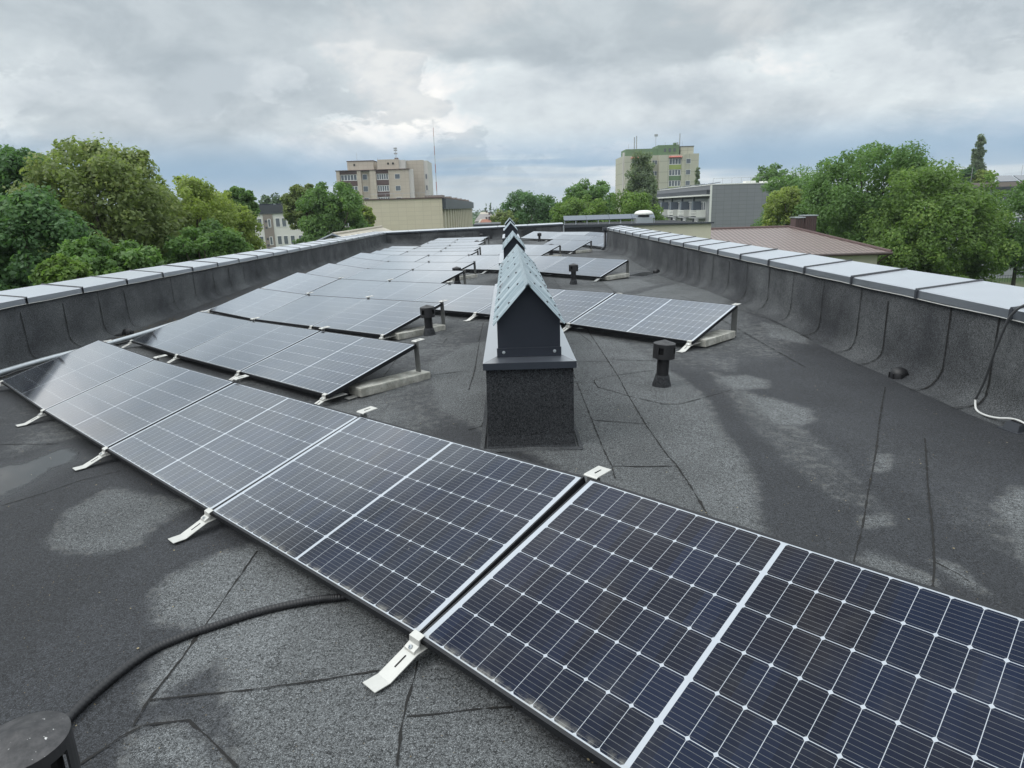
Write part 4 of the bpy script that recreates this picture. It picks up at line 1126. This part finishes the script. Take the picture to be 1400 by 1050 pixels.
# gabled house showing over the left parapet
gh = empty("gabled_house", (0, 0, 0), 0, "cream gabled house with pale tile roof showing over the left parapet", "building")
rf = MB(); rx, z0_ = -11.3, .22
rf.v = [(rx - 3.2, 44.4, z0_ - 1.25), (rx, 44.4, z0_), (rx, 62, z0_), (rx - 3.2, 62, z0_ - 1.25), (rx + 3.4, 44.4, z0_ - 1.35), (rx + 3.4, 62, z0_ - 1.35)]
rf.f = [(0, 1, 2, 3), (1, 4, 5, 2)]
ro = rf.build("roof", "tile_pale", gh); s_ = ro.modifiers.new("t", "SOLIDIFY"); s_.thickness = .12
w_ = MB(); w_.prism([(rx - 2.7, GZ), (rx + 2.7, GZ), (rx + 2.7, z0_ - 1.2), (rx, z0_ - .15), (rx - 2.7, z0_ - 1.2)], 1, 45, 61.7); w_.build("wall", "cream_render", gh)
v_ = MB(); v_.tube([(rx - 3.25, 44.3, z0_ - 1.27), (rx, 44.3, z0_ + .02), (rx + 3.45, 44.3, z0_ - 1.36)], .09, 6); v_.build("barge_board", "bluish_sheet", gh)
MB().tube([(rx, 44.4, z0_ + .05), (rx, 62, z0_ + .05)], .09, 8).build("ridge_caps", "tile_pale", ro)

# far right block behind the bright tree
rb = empty("apartment_block", (60.5, 94, GZ), 0, "grey four storey block with rooftop solar panels at the far right edge", "building")
part(rb, (0, 0, 0), (34, 14, 12.0), "wall", "pale_grey_wall"); part(rb, (-.4, -.9, 12.0), (34.3, 14, 12.35), "eaves", "dark_fascia"); part(rb, (-.2, -.3, 12.35), (34.2, 14, 12.95), "roof_edge", "taupe_wall")
part(rb, (0, -.06, 0), (34, -.003, 4.6), "plinth_wall", "grey_wall")
for i in range(6):
    m_ = MB(); m_.prism([(1, 12.95), (2.6, 13.75), (2.6, 13.85), (1, 13.05)], 0, 7 + i * 2.9, 9.6 + i * 2.9); m_.build("roof_panel", "panel_far", rb)
for k in range(4):
    z = 9.7 - 2.75 * k
    for i in range(12): window(rb, .9 + i * 2.75, 2.2 + i * 2.75, z, z + 1.4, -.064 if k == 3 else -.003, 2, "window_frame", .06, .09)
part(rb, (9.2, -1.4, 3.75), (11.9, -.07, 3.95), "porch_roof", "pale_sheet")
for x in (3.0, 5.0, 12): pole(rb, x, 4, 12.9, 15.2, .025)
# street lamp and railing in front of it
lp = empty("street_lamp", (58.2, 84, GZ), 0, "thin grey street lamp pole beside the bright tree on the right", "street lamp")
MB().tube([(0, 0, 0), (0, 0, 5.6)], .07, 8).build("pole", "galvanised", lp); MB().box((-.12, -.6, 5.6), (.12, .1, 5.72)).build("lamp_head", "antenna_steel", lp)
fc = empty("garden_fence", (55, 88.5, GZ), 0, "dark garden fence before the grey block at the right edge", "fence")
f_ = MB()
for i in range(60): f_.box((i * .35, 0, .1), (i * .35 + .03, .03, 1.1))
f_.build("pickets", "dark_fascia", fc); MB().box((0, -.02, .95), (21, -.003, 1.0)).build("rail", "dark_fascia", fc)

# radio mast
ms = empty("radio_mast", (-29.9, 300, GZ), 0, "tall thin red and white radio mast above the beige end wall", "mast")
for i in range(9):
    z0 = 12 + i * 3.65
    MB().tube([(0, 0, z0), (0, 0, z0 + 3.65)], .24 - .015 * i, 6).build("mast_section", "mast_red" if i % 2 == 0 else "mast_white", ms)
MB().tube([(0, 0, 0), (0, 0, 12)], .26, 6).build("mast_base", "mast_white", ms)
MB().tube([(0, 0, 44.8), (0, 0, 48)], .05, 5).build("tip", "antenna_steel", ms)

# dark flat roofed block and small town houses seen between the beige block and the dark tree
fb = empty("flat_roof_block", (-3.4, 70, GZ), 0, "dark blue flat roofed block just above the far parapet", "building")
part(fb, (0, 0, 0), (2.6, 8, 9.9), "wall", "bluish_sheet"); part(fb, (-.1, -.1, 9.9), (2.7, 8.1, 10.02), "roof_edge", "dark_fascia")
rnd = random.Random(11)
HS = [(-9.5, 300, 9, 6.0, "roof_slate", "grey hipped town house with a long pale roof beyond the far parapet"),
      (-4.0, 318, 7, 5.6, "roof_slate", "town house with a broad grey roof left of the dark tree"),
      (-5.6, 205, 4.6, 5.3, "roof_red", "small red roofed house just above the dark flat roof"),
      (-11.5, 345, 6, 6.6, "tile_pale", "pale roofed town house farthest away by the beige block"),
      (-2.4, 262, 4.5, 5.0, "tile_pale", "small pale house half hidden by the dark tree"),
      (-8.6, 255, 5, 4.6, "tile_pale", "little pale gabled house beside the beige block's corner")]
for x, y, wdt, hh, mt, lab in HS:
    h = empty("town_house", (x, y, GZ), rnd.uniform(-.25, .25), lab, "house")
    part(h, (-wdt / 2, 0, 0), (wdt / 2, 7, hh), "wall", "house_wall")
    m_ = MB(); e_ = .4; q = wdt * .22
    m_.v = [(-wdt / 2 - e_, -e_, hh), (wdt / 2 + e_, -e_, hh), (wdt / 2 + e_, 7 + e_, hh), (-wdt / 2 - e_, 7 + e_, hh), (-wdt / 2 + q, 3.5, hh + 3.0), (wdt / 2 - q, 3.5, hh + 3.0)]
    m_.f = [(0, 1, 5, 4), (1, 2, 5), (2, 3, 4, 5), (3, 0, 4), (3, 2, 1, 0)]; r_ = m_.build("roof", mt, h)
    MB().box((wdt * .15, 3, hh + 1.5), (wdt * .15 + .7, 3.7, hh + 3.7)).build("chimney", "brown_panel", r_)
    for i in range(max(2, int(wdt / 2))):
        xx = -wdt / 2 + .6 + i * 2.0
        if xx + 1 < wdt / 2: window(h, xx, xx + 1.0, hh - 2.0, hh - .7, -.003, 1, "window_frame", .05)

# ------------------------------------------------------------------ trees
def crown_mesh(rs, n, blobs, size, mat, aspect=.62, droop=0.0):
    """leaf-sized faces scattered through overlapping clumps"""
    B = np.array(blobs)                      # x,y,z,r
    p = B[:, 3] ** 2; p = p / p.sum()
    k = rs.choice(len(B), n, p=p)
    d_ = rs.normal(size=(n, 3)); d_ /= np.linalg.norm(d_, axis=1)[:, None]
    rad = B[k, 3] * np.clip(rs.normal(.86, .17, n), .15, 1.35)
    pos = B[k, :3] + d_ * rad[:, None] * np.array([1, 1, .82])
    nrm = d_ * .7 + rs.normal(size=(n, 3)) * .55 + np.array([0, 0, .55]); nrm /= np.linalg.norm(nrm, axis=1)[:, None]
    a = np.cross(nrm, rs.normal(size=(n, 3))); a /= np.linalg.norm(a, axis=1)[:, None]
    if droop: a = a * (1 - droop) + np.array([0, 0, -1.]) * droop; a /= np.linalg.norm(a, axis=1)[:, None]
    b = np.cross(nrm, a); b /= np.maximum(np.linalg.norm(b, axis=1)[:, None], 1e-6)
    s = (size * rs.uniform(.6, 1.35, n))[:, None]
    q = np.stack([pos - a * s * .5, pos - b * s * aspect * .5 + a * s * .05, pos + a * s * .5, pos + b * s * aspect * .5 + a * s * .05], 1).reshape(-1, 3)
    bt = rs.random(len(B))[k]
    tint = np.clip(.5 * bt + .5 * rs.random(n), 0, 1)
    me = bpy.data.meshes.new("crown")
    me.vertices.add(4 * n); me.vertices.foreach_set("co", q.ravel())
    me.loops.add(4 * n); me.loops.foreach_set("vertex_index", np.arange(4 * n, dtype=np.int32))
    me.polygons.add(n); me.polygons.foreach_set("loop_start", np.arange(0, 4 * n, 4, dtype=np.int32)); me.polygons.foreach_set("loop_total", np.full(n, 4, dtype=np.int32))
    at = me.attributes.new("tint", "FLOAT", "POINT"); at.data.foreach_set("value", np.repeat(tint, 4).astype(np.float32))
    me.materials.append(MATS[mat]); me.update(); me.validate()
    return me
def tree(name, label, x, y, top, w_, mat, n, size, seed, zb=None, shape="round", nb=None, gap=1.0, group="trees around the building", droop=0.0, br=1.0):
    rs = np.random.default_rng(seed)
    root = empty(name, (x, y, GZ), 0, label, "tree", group)
    H = top - GZ; lo = (zb - GZ) if zb is not None else H * .28
    if shape == "round": lo = max(lo, H - 1.25 * w_)
    hw = w_ / 2; hz = (H - lo) / 2; cz = (H + lo) / 2
    blobs = []
    nb = nb or 46
    for i in range(nb):
        while True:
            v = rs.uniform(-1, 1, 3)
            r = (np.abs(v) ** 2.7).sum() ** (1 / 2.7)
            if r < 1 and (r > .55 or rs.random() < .25): break
        zf = v[2]
        if shape == "cone": taper = 1.05 - .95 * (zf * .5 + .5); vx = v[:2] * taper / max(.3, math.sqrt(max(1 - zf * zf, .02))) * .9
        elif shape == "weep": taper = .95 - .70 * (zf * .5 + .5); vx = v[:2] * taper / max(.35, math.sqrt(max(1 - zf * zf, .02)))
        else: vx = v[:2] * (1.0 if zf < .2 else 1.0)
        rr = hw * rs.uniform(.13, .30) * br
        if shape in ("cone", "weep"): rr *= 1.5 * (.45 + .55 * taper)
        blobs.append((vx[0] * (hw * 1.10 - rr * .55), vx[1] * (hw * 1.10 - rr * .55), cz + zf * (hz * 1.07 - rr * .45), rr))
    # sprigs that break the outline
    for i in range(int(nb * .7)):
        b0 = blobs[rs.integers(len(blobs))]; d_ = rs.normal(size=3); d_[2] = abs(d_[2]) * .8; d_ /= np.linalg.norm(d_)
        rr = hw * rs.uniform(.05, .12); k_ = b0[3] * rs.uniform(.75, 1.1)
        blobs.append((b0[0] + d_[0] * k_, b0[1] + d_[1] * k_, min(b0[2] + d_[2] * k_, H + rr * .2), rr))
    o = bpy.data.objects.new("crown", crown_mesh(rs, n, blobs, size, mat, droop=droop)); C.objects.link(o); o.parent = root
    tr_ = MB(); tr = max(.10, H * .018)
    tr_.tube([(0, 0, 0), (.05, .03, H * .25), (-.04, 0, H * .5), (.03, .02, H * .82)], [tr, tr * .8, tr * .55, tr * .15], 8)
    idx = rs.choice(nb, min(nb, 16), replace=False)
    for i in idx:
        b0 = Vector(blobs[i][:3]); z0 = max(H * .2, min(b0.z - .3 * (b0.xy.length + .5), H * .7)); st = Vector((0, 0, z0))
        md = st.lerp(b0, .5) + Vector((0, 0, -.12 * (b0 - st).length))
        tr_.tube([st, md, b0], [tr * .38, tr * .24, tr * .07], 5)
    tr_.build("trunk", "bark", root, True)
    return root
def at(px, py, Y):
    """point on the sight line of a photograph pixel at forward distance Y"""
    cx_, cy_ = (px - 700) / 915.0, (py - 525) / 915.0
    v = Vector([W[i][0] * cx_ + W[i][1] * cy_ + W[i][2] for i in range(3)])
    return Vector((0, 0, EYE)) + v * (Y / v.y)
TREES = [
    # name, label, px, top py, width px, D, material, faces, leaf, shape, droop, base z
    ("broadleaf_tree", "tall dark green tree cut by the left edge of the picture", 4, 205, 130, 27, "leaf_dark", 15000, .20, "round", 0, -6),
    ("broadleaf_tree", "dense dark green tree low at the left edge, nearest the parapet", 22, 268, 160, 19, "leaf_dark", 16000, .17, "round", 0, -6),
    ("broadleaf_tree", "tallest olive green tree on the left with sky showing through", 124, 199, 160, 26, "leaf_olive", 15000, .20, "round", 0, -5),
    ("broadleaf_tree", "olive tree joining the tallest left tree on its right side", 196, 258, 105, 30, "leaf_olive", 9000, .20, "round", 0, -6),
    ("robinia_tree", "yellow green feathery tree right of the tallest left tree", 243, 244, 120, 33, "leaf_robinia", 12000, .19, "round", 0, -7),
    ("robinia_tree", "lower yellow green tree next to the pale block on the left", 290, 266, 96, 37, "leaf_robinia", 10000, .20, "round", 0, -8),
    ("slender_tree", "slim dark tree with two tips before the pale block", 326, 257, 38, 46, "leaf_mid", 7000, .24, "round", 0, -6),
    ("maple_tree", "bright green maple top just above the left coping", 142, 330, 128, 15, "leaf_mid", 12000, .15, "round", 0, -6),
    ("maple_tree", "green bush like tree top above the left coping, further along", 275, 306, 110, 26, "leaf_mid", 10000, .18, "round", 0, -8),
    ("maple_tree", "small leafy tree top low at the left coping", 84, 352, 60, 13, "leaf_bright", 5000, .13, "round", 0, -5),
    ("broadleaf_tree", "distant round tree above the roof of the pale block", 378, 266, 50, 150, "leaf_far", 3500, .75, "round", 0, -6),
    ("broadleaf_tree", "olive tree left of the round dark tree", 412, 254, 46, 62, "leaf_olive", 8000, .30, "round", 0, -8),
    ("broadleaf_tree", "round dense green tree in front of the beige tower", 454, 254, 88, 58, "leaf_mid", 14000, .28, "round", 0, -8),
    ("broadleaf_tree", "yellowish tree peeping beside the beige end wall", 497, 283, 26, 72, "leaf_robinia", 2500, .34, "round", 0, -8),
    ("broadleaf_tree", "dark rounded tree behind the farthest chimney", 726, 262, 82, 88, "leaf_dark", 12000, .36, "round", 0, -9),
    ("broadleaf_tree", "yellow green low tree at the foot of the dark rounded tree", 688, 289, 34, 84, "leaf_olive", 2600, .34, "round", 0, -9),
    ("broadleaf_tree", "darker green tree above the raised panel bank", 806, 246, 66, 84, "leaf_mid", 9000, .36, "round", 0, -9),
    ("broadleaf_tree", "bright green tree behind the left end of the panel bank", 790, 268, 74, 66, "leaf_bright", 9000, .30, "round", 0, -9),
    ("broadleaf_tree", "bright green tree behind the mushroom ventilator", 862, 262, 92, 64, "leaf_bright", 10000, .30, "round", 0, -9),
    ("birch_tree", "drooping grey green birch in front of the olive tower", 877, 211, 62, 100, "leaf_birch", 8000, .42, "weep", .45, -4),
    ("slender_tree", "thin tree to the right of the olive tower", 954, 228, 15, 150, "leaf_birch", 2200, .6, "cone", 0, -6),
    ("broadleaf_tree", "tree above the roof of the grey block", 1058, 226, 58, 122, "leaf_mid", 6000, .5, "round", 0, -6),
    ("broadleaf_tree", "dark tree at the corner of the grey end wall", 1098, 234, 104, 82, "leaf_mid", 12000, .34, "round", 0, -9),
    ("broadleaf_tree", "yellowish tree above the brown roof", 1080, 256, 56, 66, "leaf_robinia", 6000, .30, "round", 0, -9),
    ("broadleaf_tree", "large dark green tree behind the brown roof chimneys", 1192, 198, 140, 52, "leaf_mid", 19000, .26, "round", 0, -9),
    ("broadleaf_tree", "green tree filling the gap behind the brown chimneys", 1140, 262, 80, 62, "leaf_mid", 9000, .28, "round", 0, -9),
    ("maple_tree", "large bright green maple near the right edge", 1284, 230, 158, 47, "leaf_bright", 24000, .27, "round", 0, -9),
    ("maple_tree", "low bright maple bough above the right coping", 1250, 300, 110, 45, "leaf_bright", 9000, .26, "round", 0, -9),
    ("poplar_tree", "tall leaning poplar above the far right roof", 1342, 180, 32, 140, "leaf_birch", 5000, .55, "cone", 0, -2),
    ("broadleaf_tree", "small round tree left of the poplar base", 1326, 229, 32, 118, "leaf_dark", 2600, .5, "round", 0, -6),
    ("broadleaf_tree", "yellow green tree at the foot of the poplar", 1346, 231, 26, 116, "leaf_robinia", 2000, .5, "round", 0, -6),
    ("broadleaf_tree", "green tree cut by the right edge of the picture", 1408, 250, 118, 48, "leaf_mid", 12000, .24, "round", 0, -4.0),
]
for i, (nm, lab, px, py, wpx, D, mt, n, sz, shp, drp, zb) in enumerate(TREES):
    p = at(px, py, D); wm = wpx / 915.0 * D
    tree(nm, lab, p.x, p.y, p.z, wm, mt, int(n * 2.6), sz * .80, 100 + i, zb, shp, droop=drp, nb=(170 if wpx > 120 else 110) if shp == "round" else 120)
# far poplars and the town's tree line
for i, (px, py, wpx) in enumerate(((664, 276, 5), (670.5, 278, 6), (688, 275, 6), (694.5, 275, 5))):
    p = at(px, py, 420); tree("poplar_tree", ["first of the four tiny poplars on the skyline, from the left", "second of the four tiny skyline poplars, a little broader", "third of the four tiny skyline poplars, the tallest", "fourth tiny skyline poplar, nearest the dark tree"][i], p.x, p.y, p.z, wpx / 915 * 420, "leaf_far", 700, 1.0, 300 + i, -6, "cone", nb=20, group="tiny poplars on the skyline")
def far_wood(name, x0, x1, y0, y1, top, n, size, seed, mat="leaf_far"):
    rs = np.random.default_rng(seed); blobs = []
    for i in range(n):
        x, y = rs.uniform(x0, x1), rs.uniform(y0, y1); r = rs.uniform(3, 6.5); t = GZ + (top - GZ) * rs.uniform(.55, 1.0)
        blobs += [(x, y, t - r, r), (x, y, t - 2.2 * r, r * 1.1)]
    me = crown_mesh(rs, n * 110, blobs, size, mat)
    o = bpy.data.objects.new(name, me); C.objects.link(o); return tag(o, "belt of far trees along the skyline of the town", "trees", kind="stuff")
far_wood("far_wood", -260, 420, 480, 640, 2.6, 420, 2.0, 5)
far_wood("far_wood", 18, 60, 250, 300, 6.5, 26, 1.3, 6).__setitem__("label", "bluish far wood right of the dark rounded tree")
far_wood("far_wood", -34, 0, 360, 420, -.5, 26, 1.4, 8, "leaf_mid").__setitem__("label", "green belt behind the small town houses")
# ------------------------------------------------------------------ thin damp air
m = bpy.data.materials.new("damp_air"); m.use_nodes = True; m.node_tree.nodes.clear()
t = NT(m.node_tree); out = t.new("ShaderNodeOutputMaterial"); vv = t.new("ShaderNodeVolumePrincipled")
vv.inputs["Color"].default_value = (.80, .88, .95, 1); vv.inputs["Density"].default_value = .0003; vv.inputs["Anisotropy"].default_value = .2
t.l.new(vv.outputs[0], out.inputs["Volume"]); MATS["damp_air"] = m
hz_ = MB().box((-1510, -130, GZ - 1.0), (1510, 2010, 42)).build("haze", "damp_air")
tag(hz_, kind="stuff", label="thin damp haze over the town")
